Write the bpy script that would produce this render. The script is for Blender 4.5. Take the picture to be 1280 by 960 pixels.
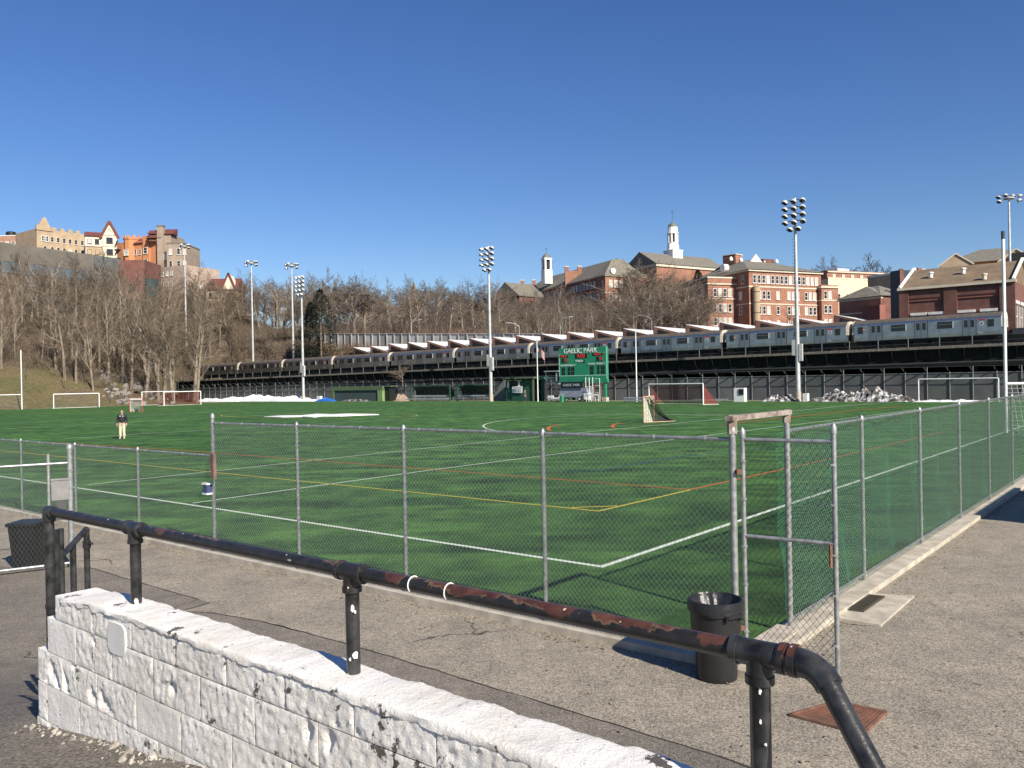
import bpy, math, random
from mathutils import Vector, Matrix, noise
R = random.Random(7)
S = bpy.context.scene
for o in list(bpy.data.objects): bpy.data.objects.remove(o)
C = S.collection
# ------------------------------------------------------------------ camera
F = 1040.0; CAMZ = 3.1; ROLL = math.radians(1.1); PITCH = 3.0/F
fwd = Vector((0, math.cos(PITCH), -math.sin(PITCH))); upw = Vector((0, math.sin(PITCH), math.cos(PITCH)))
crt = Vector((1,0,0))*math.cos(ROLL) - upw*math.sin(ROLL)
cup = Vector((1,0,0))*math.sin(ROLL) + upw*math.cos(ROLL)
CAM = Vector((0,0,CAMZ))
cd = bpy.data.cameras.new('camera'); cam = bpy.data.objects.new('camera', cd); C.objects.link(cam)
cam.matrix_world = Matrix.Translation(CAM) @ Matrix((crt, cup, -fwd)).transposed().to_4x4()
cd.sensor_width = 36; cd.lens = F/1280*36; cd.clip_start = .05; cd.clip_end = 6000
S.camera = cam
# ------------------------------------------------------------------ light
SUNH = Vector((.565,-.825,0)).normalized(); ELEV = math.radians(34)
w = bpy.data.worlds.new('World'); S.world = w; w.use_nodes = True
nt = w.node_tree; bg = nt.nodes['Background']; sky = nt.nodes.new('ShaderNodeTexSky')
sky.sky_type = 'NISHITA'; sky.sun_disc = False; sky.sun_elevation = ELEV
sky.sun_rotation = math.atan2(SUNH.x, SUNH.y); sky.air_density = 1.0; sky.dust_density = .15; sky.ozone_density = 4.0; sky.altitude = 0
hs = nt.nodes.new('ShaderNodeHueSaturation'); hs.inputs['Saturation'].default_value = 1.2; hs.inputs['Hue'].default_value = .513
nt.links.new(sky.outputs[0], hs.inputs['Color']); nt.links.new(hs.outputs[0], bg.inputs[0]); bg.inputs[1].default_value = .072
sl = bpy.data.lights.new('sun','SUN'); sl.energy = 5.0; sl.angle = math.radians(.5); sl.color = (1,.92,.80)
sun = bpy.data.objects.new('sun', sl); C.objects.link(sun)
sd = -(SUNH*math.cos(ELEV) + Vector((0,0,math.sin(ELEV))))
sun.rotation_euler = sd.to_track_quat('-Z','Y').to_euler()
S.view_settings.view_transform = 'Standard'; S.view_settings.look = 'None'; S.view_settings.exposure = .66; S.view_settings.gamma = 1
S.render.engine = 'CYCLES'
# ------------------------------------------------------------------ frames of reference
TH = math.radians(39.4)
U = Vector((math.sin(TH), math.cos(TH), 0)); V = Vector((-math.cos(TH), math.sin(TH), 0))
def UV(u, v, z=0.0): return U*u + V*v + Vector((0,0,z))
def ray(px, py): return fwd + crt*((px-640)/F) - cup*((py-480)/F)
def at(px, py, Y): r = ray(px,py); return CAM + r*(Y/r.y)
def G(px, py, z=0.0): r = ray(px,py); return CAM + r*((z-CAMZ)/r.z)
def WU(px, py, u): r = ray(px,py); return CAM + r*(u/r.dot(U))       # on the vertical plane u = const
def flat(p, z): return Vector((p.x, p.y, z))
def vof(p): return p.dot(V)
def uof(p): return p.dot(U)
# ------------------------------------------------------------------ materials
def nodes(name):
    m = bpy.data.materials.new(name); m.use_nodes = True
    n = m.node_tree.nodes; l = m.node_tree.links
    return m, n, l, n['Principled BSDF']
def tex(n, l, kind='Object', sc=(1,1,1), rot=(0,0,0)):
    tc = n.new('ShaderNodeTexCoord'); mp = n.new('ShaderNodeMapping'); mp.inputs['Scale'].default_value = sc; mp.inputs['Rotation'].default_value = rot
    l.new(tc.outputs[kind], mp.inputs[0]); return mp.outputs[0]
def noi(n, l, vec, s, d=4, r=.55, dist=0):
    t = n.new('ShaderNodeTexNoise'); t.inputs['Scale'].default_value = s; t.inputs['Detail'].default_value = d; t.inputs['Roughness'].default_value = r
    t.inputs['Distortion'].default_value = dist
    l.new(vec, t.inputs['Vector']); return t.outputs['Fac']
def ramp(n, l, fac, stops):
    r = n.new('ShaderNodeValToRGB'); l.new(fac, r.inputs[0]); e = r.color_ramp.elements
    while len(e) < len(stops): e.new(.5)
    for q, (p, c) in zip(e, stops):
        q.position = p; q.color = (*c, 1) if len(c) == 3 else c
    return r.outputs[0]
def mixc(n, l, f, a, b, mode='MIX'):
    x = n.new('ShaderNodeMix'); x.data_type = 'RGBA'; x.blend_type = mode
    for s, v in ((x.inputs[0], f), (x.inputs[6], a), (x.inputs[7], b)):
        if hasattr(v, 'default_value'): l.new(v, s)
        elif isinstance(v, tuple): s.default_value = (*v, 1)
        else: s.default_value = v
    return x.outputs[2]
def bump(n, l, p, h, st, dist=.02, prev=None):
    b = n.new('ShaderNodeBump'); b.inputs['Strength'].default_value = st; b.inputs['Distance'].default_value = dist
    l.new(h, b.inputs['Height'])
    if prev: l.new(prev, b.inputs['Normal'])
    l.new(b.outputs[0], p.inputs['Normal']); return b.outputs[0]
MC = {}
def M(name, c, c2=None, s=3.0, rough=.7, metal=0.0, bs=None, bst=.3, bd=.01, det=5, kind='Object', spec=None):
    """a plain mottled material, made once per name"""
    if name in MC: return MC[name]
    m, n, l, p = nodes(name); vec = tex(n, l, kind)
    c2 = c2 or tuple(x*.75 for x in c)
    l.new(ramp(n, l, noi(n, l, vec, s, det), [(.35, c2), (.65, c)]), p.inputs['Base Color'])
    p.inputs['Roughness'].default_value = rough; p.inputs['Metallic'].default_value = metal
    if spec is not None: p.inputs['Specular IOR Level'].default_value = spec
    if bs: bump(n, l, p, noi(n, l, vec, bs, 5), bst, bd)
    MC[name] = m; return m
# ------------------------------------------------------------------ mesh building
class MB:
    def __init__(s): s.v = []; s.f = []
    def box(s, c, sx, sy, sz, ex=None, ey=None, ez=None):
        ex = ex or Vector((1,0,0)); ey = ey or Vector((0,1,0)); ez = ez or Vector((0,0,1)); b = len(s.v)
        for i in (-.5,.5):
            for j in (-.5,.5):
                for k in (-.5,.5): s.v.append(Vector(c) + ex*(i*sx) + ey*(j*sy) + ez*(k*sz))
        for q in ((0,1,3,2),(4,6,7,5),(0,4,5,1),(2,3,7,6),(0,2,6,4),(1,5,7,3)): s.f.append(tuple(b+x for x in q))
        return s
    def bar(s, p, q, w_, h_, up=Vector((0,0,1))):
        p = Vector(p); q = Vector(q); d = q-p; L = d.length
        if L < 1e-6: return s
        d /= L
        if abs(d.dot(up)) > .99: up = Vector((0,1,0))
        x = d.cross(up).normalized(); z = x.cross(d)
        return s.box((p+q)/2, L, w_, h_, d, x, z)
    def tube(s, pts, r, n=8, caps=True, r2=None):
        pts = [Vector(p) for p in pts]; b = len(s.v); N = len(pts); x = None
        for i, p in enumerate(pts):
            d = (pts[min(i+1,N-1)] - pts[max(i-1,0)]).normalized()
            if x is None:
                a = Vector((0,0,1)) if abs(d.z) < .9 else Vector((1,0,0)); x = d.cross(a).normalized()
            else: x = (x - d*x.dot(d)).normalized()
            y = d.cross(x); rr = r if r2 is None else r + (r2-r)*i/(N-1)
            for k in range(n):
                t = 2*math.pi*k/n; s.v.append(p + x*(rr*math.cos(t)) + y*(rr*math.sin(t)))
        for i in range(N-1):
            for k in range(n):
                a = b+i*n+k; c = b+i*n+(k+1)%n; s.f.append((a, c, c+n, a+n))
        if caps: s.f.append(tuple(b+k for k in range(n))[::-1]); s.f.append(tuple(b+(N-1)*n+k for k in range(n)))
        return s
    def lathe(s, o, prof, n=20, ax=Vector((0,0,1)), sx=1, sy=1):
        a = Vector((1,0,0)) if abs(ax.x) < .9 else Vector((0,1,0)); x = ax.cross(a).normalized(); y = ax.cross(x); b = len(s.v); o = Vector(o)
        for (r, z) in prof:
            for k in range(n):
                t = 2*math.pi*k/n; s.v.append(o + ax*z + x*(r*math.cos(t)*sx) + y*(r*math.sin(t)*sy))
        for i in range(len(prof)-1):
            for k in range(n):
                p = b+i*n+k; q = b+i*n+(k+1)%n; s.f.append((p, q, q+n, p+n))
        return s
    def poly(s, pts): b = len(s.v); s.v += [Vector(p) for p in pts]; s.f.append(tuple(range(b, b+len(pts)))); return s
    def prism(s, pts, ext):
        b = len(s.v); n = len(pts); ext = Vector(ext); s.v += [Vector(p) for p in pts] + [Vector(p)+ext for p in pts]
        s.f.append(tuple(range(b, b+n))[::-1]); s.f.append(tuple(range(b+n, b+2*n)))
        for i in range(n): j = (i+1) % n; s.f.append((b+i, b+j, b+n+j, b+n+i))
        return s
    def rib(s, p, q, w_, side):
        b = len(s.v); s.v += [p-side*w_, p+side*w_, q+side*w_, q-side*w_]; s.f.append((b,b+1,b+2,b+3)); return s
    def build(s, name, mat, parent=None, smooth=False, local=False, kind=None, recalc=True):
        o_ = Vector((0,0,0)); q = parent
        while q and not local: o_ += q.location; q = q.parent
        me = bpy.data.meshes.new(name); me.from_pydata([v-o_ for v in s.v], [], s.f)
        me.update()
        if recalc:
            import bmesh
            bm = bmesh.new(); bm.from_mesh(me); bmesh.ops.recalc_face_normals(bm, faces=bm.faces); bm.to_mesh(me); bm.free()
        me.materials.append(mat)
        if smooth:
            me.polygons.foreach_set('use_smooth', [True]*len(me.polygons))
            try: me.set_sharp_from_angle(angle=math.radians(40))
            except Exception: pass
        o = bpy.data.objects.new(name, me); C.objects.link(o)
        if parent: o.parent = parent
        if kind: o['kind'] = kind
        return o
def tag(o, label, cat=None, group=None):
    o['label'] = label
    if cat: o['category'] = cat
    if group: o['group'] = group
    return o
def thing(name, label, cat, loc=(0,0,0), group=None):
    o = bpy.data.objects.new(name, None); C.objects.link(o); o.location = loc; o.empty_display_size = .2
    return tag(o, label, cat, group)
def inst(src, parent, loc, rotz=0, scale=(1,1,1), name=None, matrix=None):
    c = src.copy(); C.objects.link(c); c.parent = parent
    if matrix is not None: c.matrix_local = matrix
    else: c.location = loc; c.rotation_euler = (0,0,rotz); c.scale = scale
    return c
def copy_tree(o, parent=None):
    c = o.copy(); C.objects.link(c); c.parent = parent
    for ch in o.children: copy_tree(ch, c)
    return c
def struct(o): o['kind'] = 'structure'; return o
def text(name, s, size, mat, parent, matrix, ext=.004):
    cu = bpy.data.curves.new(name, 'FONT'); cu.body = s; cu.size = size; cu.align_x = 'CENTER'; cu.align_y = 'CENTER'; cu.extrude = ext
    t = bpy.data.objects.new(name, cu); C.objects.link(t); dg = bpy.context.evaluated_depsgraph_get()
    me = bpy.data.meshes.new_from_object(t.evaluated_get(dg)); bpy.data.objects.remove(t)
    me.materials.clear(); me.materials.append(mat); o = bpy.data.objects.new(name, me); C.objects.link(o); o.parent = parent; o.matrix_local = matrix
    return o
def ss(t): t = max(0, min(1, t)); return t*t*(3-2*t)
def wp(x, y, z=0): return Vector((x,y,z))
# ------------------------------------------------------------------ foreground and field materials
def mk_asphalt(name, c1, c2, c3):
    m, n, l, p = nodes(name); v = tex(n, l)
    f = ramp(n, l, noi(n, l, v, 62, 4, .8), [(.38, c1), (.50, c2), (.63, c3)])
    g = ramp(n, l, noi(n, l, v, 1.1, 6, .65), [(.3, (.72,.72,.72)), (.7, (1.12,1.1,1.06))])
    col = mixc(n, l, 1.0, f, g, 'MULTIPLY')
    g2 = ramp(n, l, noi(n, l, v, 6, 5, .7), [(.3, (.82,.82,.83)), (.6, (1.05,1.05,1.03))]); col = mixc(n, l, 1.0, col, g2, 'MULTIPLY')
    # long cracks
    vo = n.new('ShaderNodeTexVoronoi'); vo.feature = 'DISTANCE_TO_EDGE'; vo.inputs['Scale'].default_value = .16
    wv = n.new('ShaderNodeVectorMath'); nz = n.new('ShaderNodeTexNoise'); nz.inputs['Scale'].default_value = 1.5; nz.inputs['Detail'].default_value = 6; l.new(v, nz.inputs['Vector'])
    wv.operation = 'ADD'; l.new(v, wv.inputs[0]); l.new(nz.outputs['Color'], wv.inputs[1]); l.new(wv.outputs[0], vo.inputs['Vector'])
    ck = ramp(n, l, vo.outputs['Distance'], [(.0015, (1,1,1)), (.004, (0,0,0))])
    gate = ramp(n, l, noi(n, l, v, .35, 2), [(.50, (0,0,0)), (.56, (1,1,1))])
    f2 = mixc(n, l, 1.0, ck, gate, 'MULTIPLY')
    l.new(mixc(n, l, f2, col, (.03,.028,.025)), p.inputs['Base Color'])
    p.inputs['Roughness'].default_value = .92; p.inputs['Specular IOR Level'].default_value = .25
    bump(n, l, p, noi(n, l, v, 70, 3, .7), .8, .008); return m
ASPH = mk_asphalt('worn_asphalt', (.085,.075,.06), (.29,.257,.21), (.50,.45,.375))
ASPH2 = mk_asphalt('newer_asphalt', (.075,.067,.058), (.19,.17,.145), (.34,.305,.26))
def mk_turf():
    m, n, l, p = nodes('turf_blades'); v = tex(n, l)
    a = noi(n, l, v, 34, 5, .85)
    base = ramp(n, l, a, [(.32, (.009,.028,.009)), (.5, (.036,.108,.025)), (.68, (.13,.26,.085))])
    v2 = tex(n, l, 'Object', (.05,.5,1), (0,0,math.radians(-4)))
    st = ramp(n, l, noi(n, l, v2, 1.6, 6, .65, .6), [(.35, (.45,.52,.45)), (.62, (1.35,1.28,1.1))])
    col = mixc(n, l, 1, base, st, 'MULTIPLY')
    big = ramp(n, l, noi(n, l, v, .75, 6, .7), [(.36, (.42,.48,.42)), (.62, (1.6,1.5,1.25))]); col = mixc(n, l, 1, col, big, 'MULTIPLY')
    rub = ramp(n, l, noi(n, l, v, .35, 6, .7), [(.60, (0,0,0)), (.72, (1,1,1))])
    l.new(mixc(n, l, mixc(n, l, .25, (0,0,0), rub), col, (.05,.06,.03)), p.inputs['Base Color'])
    p.inputs['Roughness'].default_value = .75; p.inputs['Specular IOR Level'].default_value = .3
    b = bump(n, l, p, noi(n, l, v2, 1.2, 4), .6, .12); bump(n, l, p, a, 1.0, .03, b); return m
TURF = mk_turf()
GALV = M('galvanised_steel', (.42,.43,.42), (.25,.26,.26), 14, .45, .55, 60, .2, .002)
WIRE = M('galvanised_wire', (.33,.39,.33), (.18,.22,.18), 20, .5, .4)
DKWIRE = M('weathered_wire', (.03,.032,.03), (.018,.02,.018), 20, .6, .3)
NETG = M('green_net_cord', (.035,.20,.11), (.022,.13,.072), 5, .7)
CONC = M('concrete_kerb', (.50,.45,.37), (.33,.29,.23), 4, .9, 0, 30, .4, .006)
BLKPL = M('black_plastic', (.018,.018,.019), (.012,.012,.013), 6, .42, 0, 20, .1, .003)
BAG = M('bin_liner_film', (.02,.021,.025), (.012,.012,.014), 9, .38, 0, 18, .5, .02)
RUSTPL = M('rusty_plate', (.20,.085,.05), (.11,.055,.035), 6, .85, 0, 60, .6, .006)
RUSTW = M('rusty_metal', (.26,.13,.08), (.12,.07,.05), 9, .8, .2, 40, .3, .002)
WOODG = M('weathered_timber', (.33,.29,.25), (.16,.11,.09), 9, .9, 0, 30, .4, .004)
DGREY = M('dark_grey_metal', (.05,.055,.055), None, 5, .6)
WHITEP = M('white_paint', (.78,.78,.75), (.62,.62,.6), 4, .5)
BLUEP = M('blue_plastic', (.05,.07,.17), None, 4, .5)
GREYP = M('grey_plate', (.22,.22,.21), (.16,.16,.155), 6, .6)
def mk_peel():
    m, n, l, p = nodes('peeling_black_paint'); v = tex(n, l, 'Object'); geo = n.new('ShaderNodeNewGeometry'); sp = n.new('ShaderNodeSeparateXYZ'); l.new(geo.outputs['Normal'], sp.inputs[0])
    a = noi(n, l, v, 5.5, 7, .62); mr = n.new('ShaderNodeMath'); mr.operation = 'MULTIPLY_ADD'; mr.inputs[1].default_value = .13; l.new(sp.outputs['Z'], mr.inputs[0]); l.new(a, mr.inputs[2])
    w2 = n.new('ShaderNodeTexGradient'); v3 = tex(n, l, 'Object', (.6,0,0)); l.new(v3, w2.inputs[0])
    ad = n.new('ShaderNodeMath'); ad.operation = 'MULTIPLY_ADD'; ad.inputs[1].default_value = .15; l.new(w2.outputs[0], ad.inputs[0]); l.new(mr.outputs[0], ad.inputs[2])
    m1 = ramp(n, l, ad.outputs[0], [(.665, (0,0,0)), (.672, (1,1,1))]); e1 = ramp(n, l, ad.outputs[0], [(.645, (0,0,0)), (.66, (1,1,1)), (.672, (1,1,1)), (.69, (0,0,0))])
    blk = ramp(n, l, noi(n, l, v, 22, 4), [(.3, (.013,.012,.012)), (.7, (.03,.028,.027))])
    rst = ramp(n, l, noi(n, l, v, 18, 5), [(.35, (.045,.018,.014)), (.65, (.11,.045,.03))])
    c = mixc(n, l, m1, blk, rst); c = mixc(n, l, mixc(n, l, 1, e1, ramp(n, l, noi(n, l, v, 7, 3), [(.5,(0,0,0)),(.56,(1,1,1))]), 'MULTIPLY'), c, (.14,.09,.05))
    sp2 = ramp(n, l, noi(n, l, v, 33, 2), [(.715, (0,0,0)), (.73, (1,1,1))]); c = mixc(n, l, sp2, c, (.5,.46,.38))
    l.new(c, p.inputs['Base Color']); p.inputs['Roughness'].default_value = .38; p.inputs['Specular IOR Level'].default_value = .45
    b = bump(n, l, p, m1, -.35, .003); bump(n, l, p, noi(n, l, v, 60, 4), .25, .002, b); return m
PEEL = mk_peel()
PEEL2 = M('scratched_black_paint', (.055,.055,.056), (.012,.012,.013), 14, .33, .2, 40, .5, .003)
# ------------------------------------------------------------------ the ground
def hill(x, y):
    p = Vector((x,y,0)); u = uof(p); v = vof(p)
    T = 12.7 + .055*max(-60, min(70, v-112))
    if u < 136: b = (T-3.6)*ss((u-121)/14)
    else: kk = ss((v-95)/50); b = T - 1.5*(1-kk) + min(13, (.045+.115*kk)*max(0, u-150))
    b -= .35*ss((60-v)/60)*b*ss((150-u)/20)
    k = ss((u-82)/20)*(1-ss((u-122)/10)); v0 = 157 + 40*k
    L = .36*max(0, v-v0); L -= .10*max(0, v-v0-110); L *= 1-.93*ss((u-138)/45)
    z = max(b, L) + .6*noise.noise(Vector((x*.04, y*.04, 0)))*min(1, max(b,L)*.3)
    return min(z, 58) if z > .05 else -.25
gm, n, l, p = nodes('dry_grass_and_leaf_litter'); v = tex(n, l)
a0 = ramp(n, l, noi(n, l, v, .09, 6, .6), [(.40, (.095,.088,.032)), (.54, (.125,.10,.045)), (.66, (.11,.078,.047))])
a1 = ramp(n, l, noi(n, l, v, .15, 6, .6), [(.40, (.085,.065,.04)), (.64, (.11,.078,.05))])
sz = n.new('ShaderNodeSeparateXYZ'); l.new(v, sz.inputs[0]); md = n.new('ShaderNodeMath'); md.operation = 'MULTIPLY_ADD'; md.inputs[1].default_value = 14; l.new(noi(n, l, v, .08, 4), md.inputs[0]); l.new(sz.outputs['Z'], md.inputs[2])
md2 = n.new('ShaderNodeMath'); md2.operation = 'MULTIPLY'; md2.inputs[1].default_value = .04; l.new(md.outputs[0], md2.inputs[0])
xm_ = n.new('ShaderNodeMath'); xm_.operation = 'GREATER_THAN'; xm_.inputs[1].default_value = -66; l.new(sz.outputs['X'], xm_.inputs[0]); mx = n.new('ShaderNodeMath'); mx.operation = 'MAXIMUM'; l.new(ramp(n, l, md2.outputs[0], [(.52,(0,0,0)),(.66,(1,1,1))]), mx.inputs[0]); l.new(xm_.outputs[0], mx.inputs[1])
a = mixc(n, l, mx.outputs[0], a0, a1)
b_ = ramp(n, l, noi(n, l, v, 1.6, 7, .75), [(.3, (.5,.5,.5)), (.7, (1.5,1.45,1.4))])
l.new(mixc(n, l, 1, a, b_, 'MULTIPLY'), p.inputs['Base Color']); p.inputs['Roughness'].default_value = 1; bump(n, l, p, noi(n, l, v, 1.2, 6), .9, .5)
LITTER = gm
mb = MB().poly([(-3000,-200,-.3),(3000,-200,-.3),(3000,5000,-.3),(-3000,5000,-.3)]); struct(mb.build('ground', LITTER))
mb = MB(); nx, ny, st_ = 112, 112, 7.5; x0, y0 = -470, 60
for j in range(ny):
    for i in range(nx):
        x = x0+i*st_; y = y0+j*st_; mb.v.append(Vector((x, y, hill(x, y))))
for j in range(ny-1):
    for i in range(nx-1): q = j*nx+i; mb.f.append((q, q+1, q+nx+1, q+nx))
struct(mb.build('hillside', LITTER, smooth=True))
def hz(x, y):
    i = (x-x0)/st_; j = (y-y0)/st_; return max(0, hill(x, y))
# asphalt apron: everything outside the fences, and turf inside them
vR, uF = 3.82, 8.33
mb = MB().poly([UV(-60,-60,-.008), UV(130,-60,-.008), UV(130,160,-.008), UV(-60,160,-.008)]); struct(mb.build('asphalt_apron', ASPH))
mb = MB(); 
NU, NV = 60, 80
mb.poly([UV(uF,vR,0), UV(103.4,vR,0), UV(103.4,154,0), UV(uF,154,0)])
struct(mb.build('turf', TURF))
# darker patch of newer asphalt
pp = [(-80,706),(20,709),(112,709),(175,728),(262,753),(225,764),(265,766),(330,777),(400,795),(500,824),(625,862),(760,903),(880,939),(1010,985),(700,1150),(200,1150),(-80,1000)]
mb = MB().poly([G(x, y, -.004) for x, y in pp]); struct(mb.build('asphalt_patch', ASPH2))
SEAM = M('dark_seam', (.035,.032,.028), None, 20, .95)
for k_, seg in enumerate((pp[2:5], pp[4:9], pp[7:14])): o = line_ = None; mb = MB(); q_ = [G(x, y, 0) for x, y in seg]; q_ = [q_[i].lerp(q_[i+1], j/8) for i in range(len(q_)-1) for j in range(8)]; q_ = [flat(p_+Vector((noise.noise(p_*3)*.03, noise.noise(p_*3+Vector((7,7,7)))*.03, 0)), .0) for p_ in q_]; [mb.rib(a_, b_, .009+.007*noise.noise(a_*2), wp((b_-a_).y, -(b_-a_).x).normalized()) for a_, b_ in zip(q_, q_[1:])]; struct(mb.build('asphalt_seam', SEAM, recalc=False))
# raised walkway on the near side of the block wall, ramping down past its end
def wv_(v): return min(1.375+.135*(4.66-v), 1.62) if v < 4.66 else max(-.05, 1.375 - .205*(v-4.66))
mb = MB()
def grid(u0, u1, nu, v0, v1, nv, h):
    b = len(mb.v)
    for j in range(nv+1):
        for i in range(nu+1):
            u = u0+(u1-u0)*i/nu; v = v0+(v1-v0)*j/nv; mb.v.append(UV(u, v, h(u, v)))
    for j in range(nv):
        for i in range(nu): q = b+j*(nu+1)+i; mb.f.append((q, q+1, q+nu+2, q+nu+1))
lump = lambda u, v: .012*noise.noise(Vector((u*3, v*3, 1)))
grid(-9, 1.86, 20, -3, 4.6, 20, lambda u, v: wv_(v)+lump(u, v))
grid(-9, 4.6, 40, 4.6, 12, 30, lambda u, v: (wv_(v)+.05)*(1-ss((u-1.9)/2.6))-.05+lump(u, v))
mb.poly([UV(1.86,4.6,-.05)]+[UV(1.86+2.74*i/10, 4.6, (wv_(4.6)+.05)*(1-ss((2.74*i/10-.04)/2.6))-.05) for i in range(11)])
struct(mb.build('ramp', ASPH2, smooth=True))
# turf lines, laid one above the other
LW = M('white_line_turf', (.62,.66,.58), (.48,.54,.44), 25, .8); LY = M('yellow_line_turf', (.50,.42,.05), (.4,.34,.04), 25, .8)
LO = M('orange_line_turf', (.55,.12,.03), (.42,.09,.03), 25, .8); LB = M('blue_line_turf', (.02,.10,.12), None, 25, .8); LG = M('lime_line_turf', (.30,.42,.10), None, 25, .8)
lz = [.004]
def line(pts, mat, w_=.1, name='pitch_line'):
    z = lz[0]; lz[0] += .0012; mb = MB(); pts = [flat(p, z) for p in pts]
    for i, p in enumerate(pts):
        a = pts[max(0,i-1)]; b = pts[min(len(pts)-1,i+1)]; d1 = (p-a).normalized() if i else (b-p).normalized(); d2 = (b-p).normalized() if i < len(pts)-1 else d1
        t = (d1+d2).normalized(); s = Vector((-t.y, t.x, 0)); k = 1/max(.3, t.dot(d1)); mb.v += [p-s*w_/2*k, p+s*w_/2*k]
    for i in range(len(pts)-1): mb.f.append((2*i, 2*i+1, 2*i+3, 2*i+2))
    return struct(mb.build(name, mat))
g = lambda *q: [G(x, y) for x, y in q]
line([UV(11.57,150), UV(11.57,7.65), UV(100,7.65)], LW, .115)
line(g((110,606),(540,559.5),(672,546),(905,523.5),(985,515)), LW, .1)
line(g((241,629),(540,587.5),(756,560),(874,545.5),(1059,523),(1150,511.5)), LW, .1)
line(g((0,549.5),(220,562.5),(540,587),(863,612.3),(1027.5,576),(1178,540)), LO, .1)
line(g((-20,561),(172,581),(320,596),(540,618),(748,639.3),(863,612.6)), LY, .1)
line(g((714,635),(771,632.8)), LY, .1)
line(g((660,586),(748,588.5),(846,571.5),(897,566),(960,560)), LB, .14)
line(g((745,560),(869,567),(960,575)), LG, .08)
line(g((0,530.5),(160,521),(300,513.5)), LW, .12)
line(g((0,536.5),(260,522.6),(400,516)), LW, .12)
line(g((80,548.5),(262,537.5),(520,523)), LW, .11)
line(g((0,518.5),(160,512),(300,508)), LO, .12)
def arc(cx, cy, rx, ry, a0, a1, n=28): return g(*[(cx+rx*math.cos(math.radians(a0+(a1-a0)*i/n)), cy+ry*math.sin(math.radians(a0+(a1-a0)*i/n))) for i in range(n+1)])
line(arc(810,533,206,14.5,150,300), LW, .12)
line(arc(399,519.5,123,4.2,0,360,40), LY, .12)
line(arc(712,536,27,5,150,250), LO, .22)
line(arc(790,533,25,4,150,250), LO, .22)
line(g((840,518.4),(898,518.2),(1000,517)), LW, .12)
line(g((970,516.5),(1046,508.5),(1150,499.5)), LW, .14)
line(g((690,519),(820,517)), LW, .12)
line(g((905,531),(1040,516),(1130,508)), LO, .2)
line([UV(99,7.65), UV(99,150)], LW, .12)
# kerbs under the fences
mb = MB()
mb.box(UV(uF-.02, (vR+30)/2, .0), .22, 30-vR, .16, U, V); o = mb.build('kerb', CONC); struct(o)
mb = MB(); L0, L1 = 8.1, 75; mb.box(UV((L0+L1)/2, vR-.06, .0), L1-L0, .40, .14, U, V); struct(mb.build('kerb', CONC))
mb = MB().box(UV(uF+.75, vR+.0, .03), 1.5, .3, .12, U, V); struct(mb.build('gate_sill', CONC))
# steel plates in the asphalt
q = [G(x, y) for x, y in ((1046,774.5),(1101,783),(1142.5,746),(1087.5,743))]
t = thing('drain_slab', 'pale concrete slab with a dark grate let into the asphalt beside the right fence kerb', 'drain cover', flat(sum(q, Vector())/4, 0))
MB().prism([flat(p, -.03) for p in q], (0,0,.05)).build('slab', CONC, t)
gr = [G(x, y) for x, y in ((1058,764.5),(1078,767),(1105,748.5),(1086,746.5))]
mb = MB(); 
for i in range(13):
    k = i/12; mb.bar(gr[0].lerp(gr[3], k)+wp(0,0,.031), gr[1].lerp(gr[2], k)+wp(0,0,.031), .018, .02)
mb.bar(gr[0]+wp(0,0,.03), gr[3]+wp(0,0,.03), .03, .026); mb.bar(gr[1]+wp(0,0,.03), gr[2]+wp(0,0,.03), .03, .026); mb.build('grate', M('dirty_iron', (.07,.06,.04), (.04,.035,.025), 20, .9), t)
MB().prism([flat(p, .0205) for p in gr], (0,0,.001)).build('grate_pit', DGREY, t)
q = [G(x, y) for x, y in ((987.5,894),(1079,918),(1108,890.6),(1045.6,878))]
t = thing('manhole_plate', 'rusty brown steel plate set flush in the asphalt near the open gate', 'manhole cover', flat(sum(q, Vector())/4, 0))
MB().prism([flat(p, -.03) for p in q], (0,0,.038)).build('plate', RUSTPL, t)
mb = MB()
for i in range(4): mb.bar(flat(q[i], .006), flat(q[(i+1)%4], .006), .03, .02)
mb.build('plate_frame', RUSTW, t)
mb = MB(); 
for i in range(1, 12):
    for j in range(1, 16):
        a = q[0].lerp(q[1], i/12).lerp(q[3].lerp(q[2], i/12), j/16); mb.box((a.x, a.y, .0095), .022, .008, .005, Vector((.7,.7,0)), Vector((-.7,.7,0)))
mb.build('plate_studs', RUSTPL, t, kind='stuff')

# grit, leaves and twigs lying along the kerbs and on the asphalt
mb = MB(); rg = random.Random(77)
for i in range(1300):
    k = rg.random()
    if k < .35: q = UV(rg.uniform(9.9, 40), vR-.30-abs(rg.gauss(0,.12)))
    elif k < .6: q = UV(uF-.15-abs(rg.gauss(0,.12)), rg.uniform(3.9, 22))
    else: q = G(rg.uniform(60, 1280), rg.uniform(640, 960)); 
    if k >= .6 and (uof(q) > uF-.2 and vof(q) > vR-.3): continue
    s = rg.uniform(.004, .016); ax = Vector((rg.gauss(0,1), rg.gauss(0,1), rg.gauss(0,.2))).normalized(); ay = ax.cross(Vector((0,0,1))).normalized(); mb.box(flat(q, .002+s*.15), s*rg.uniform(1,4), s, s*.4, ax, ay, ax.cross(ay))
o = mb.build('ground_debris', M('dry_leaf_debris', (.30,.22,.13), (.09,.07,.05), 9, .95), None, kind='stuff'); o['label'] = 'dry leaf scraps, twigs and grit scattered on the asphalt and along the kerbs'
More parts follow.
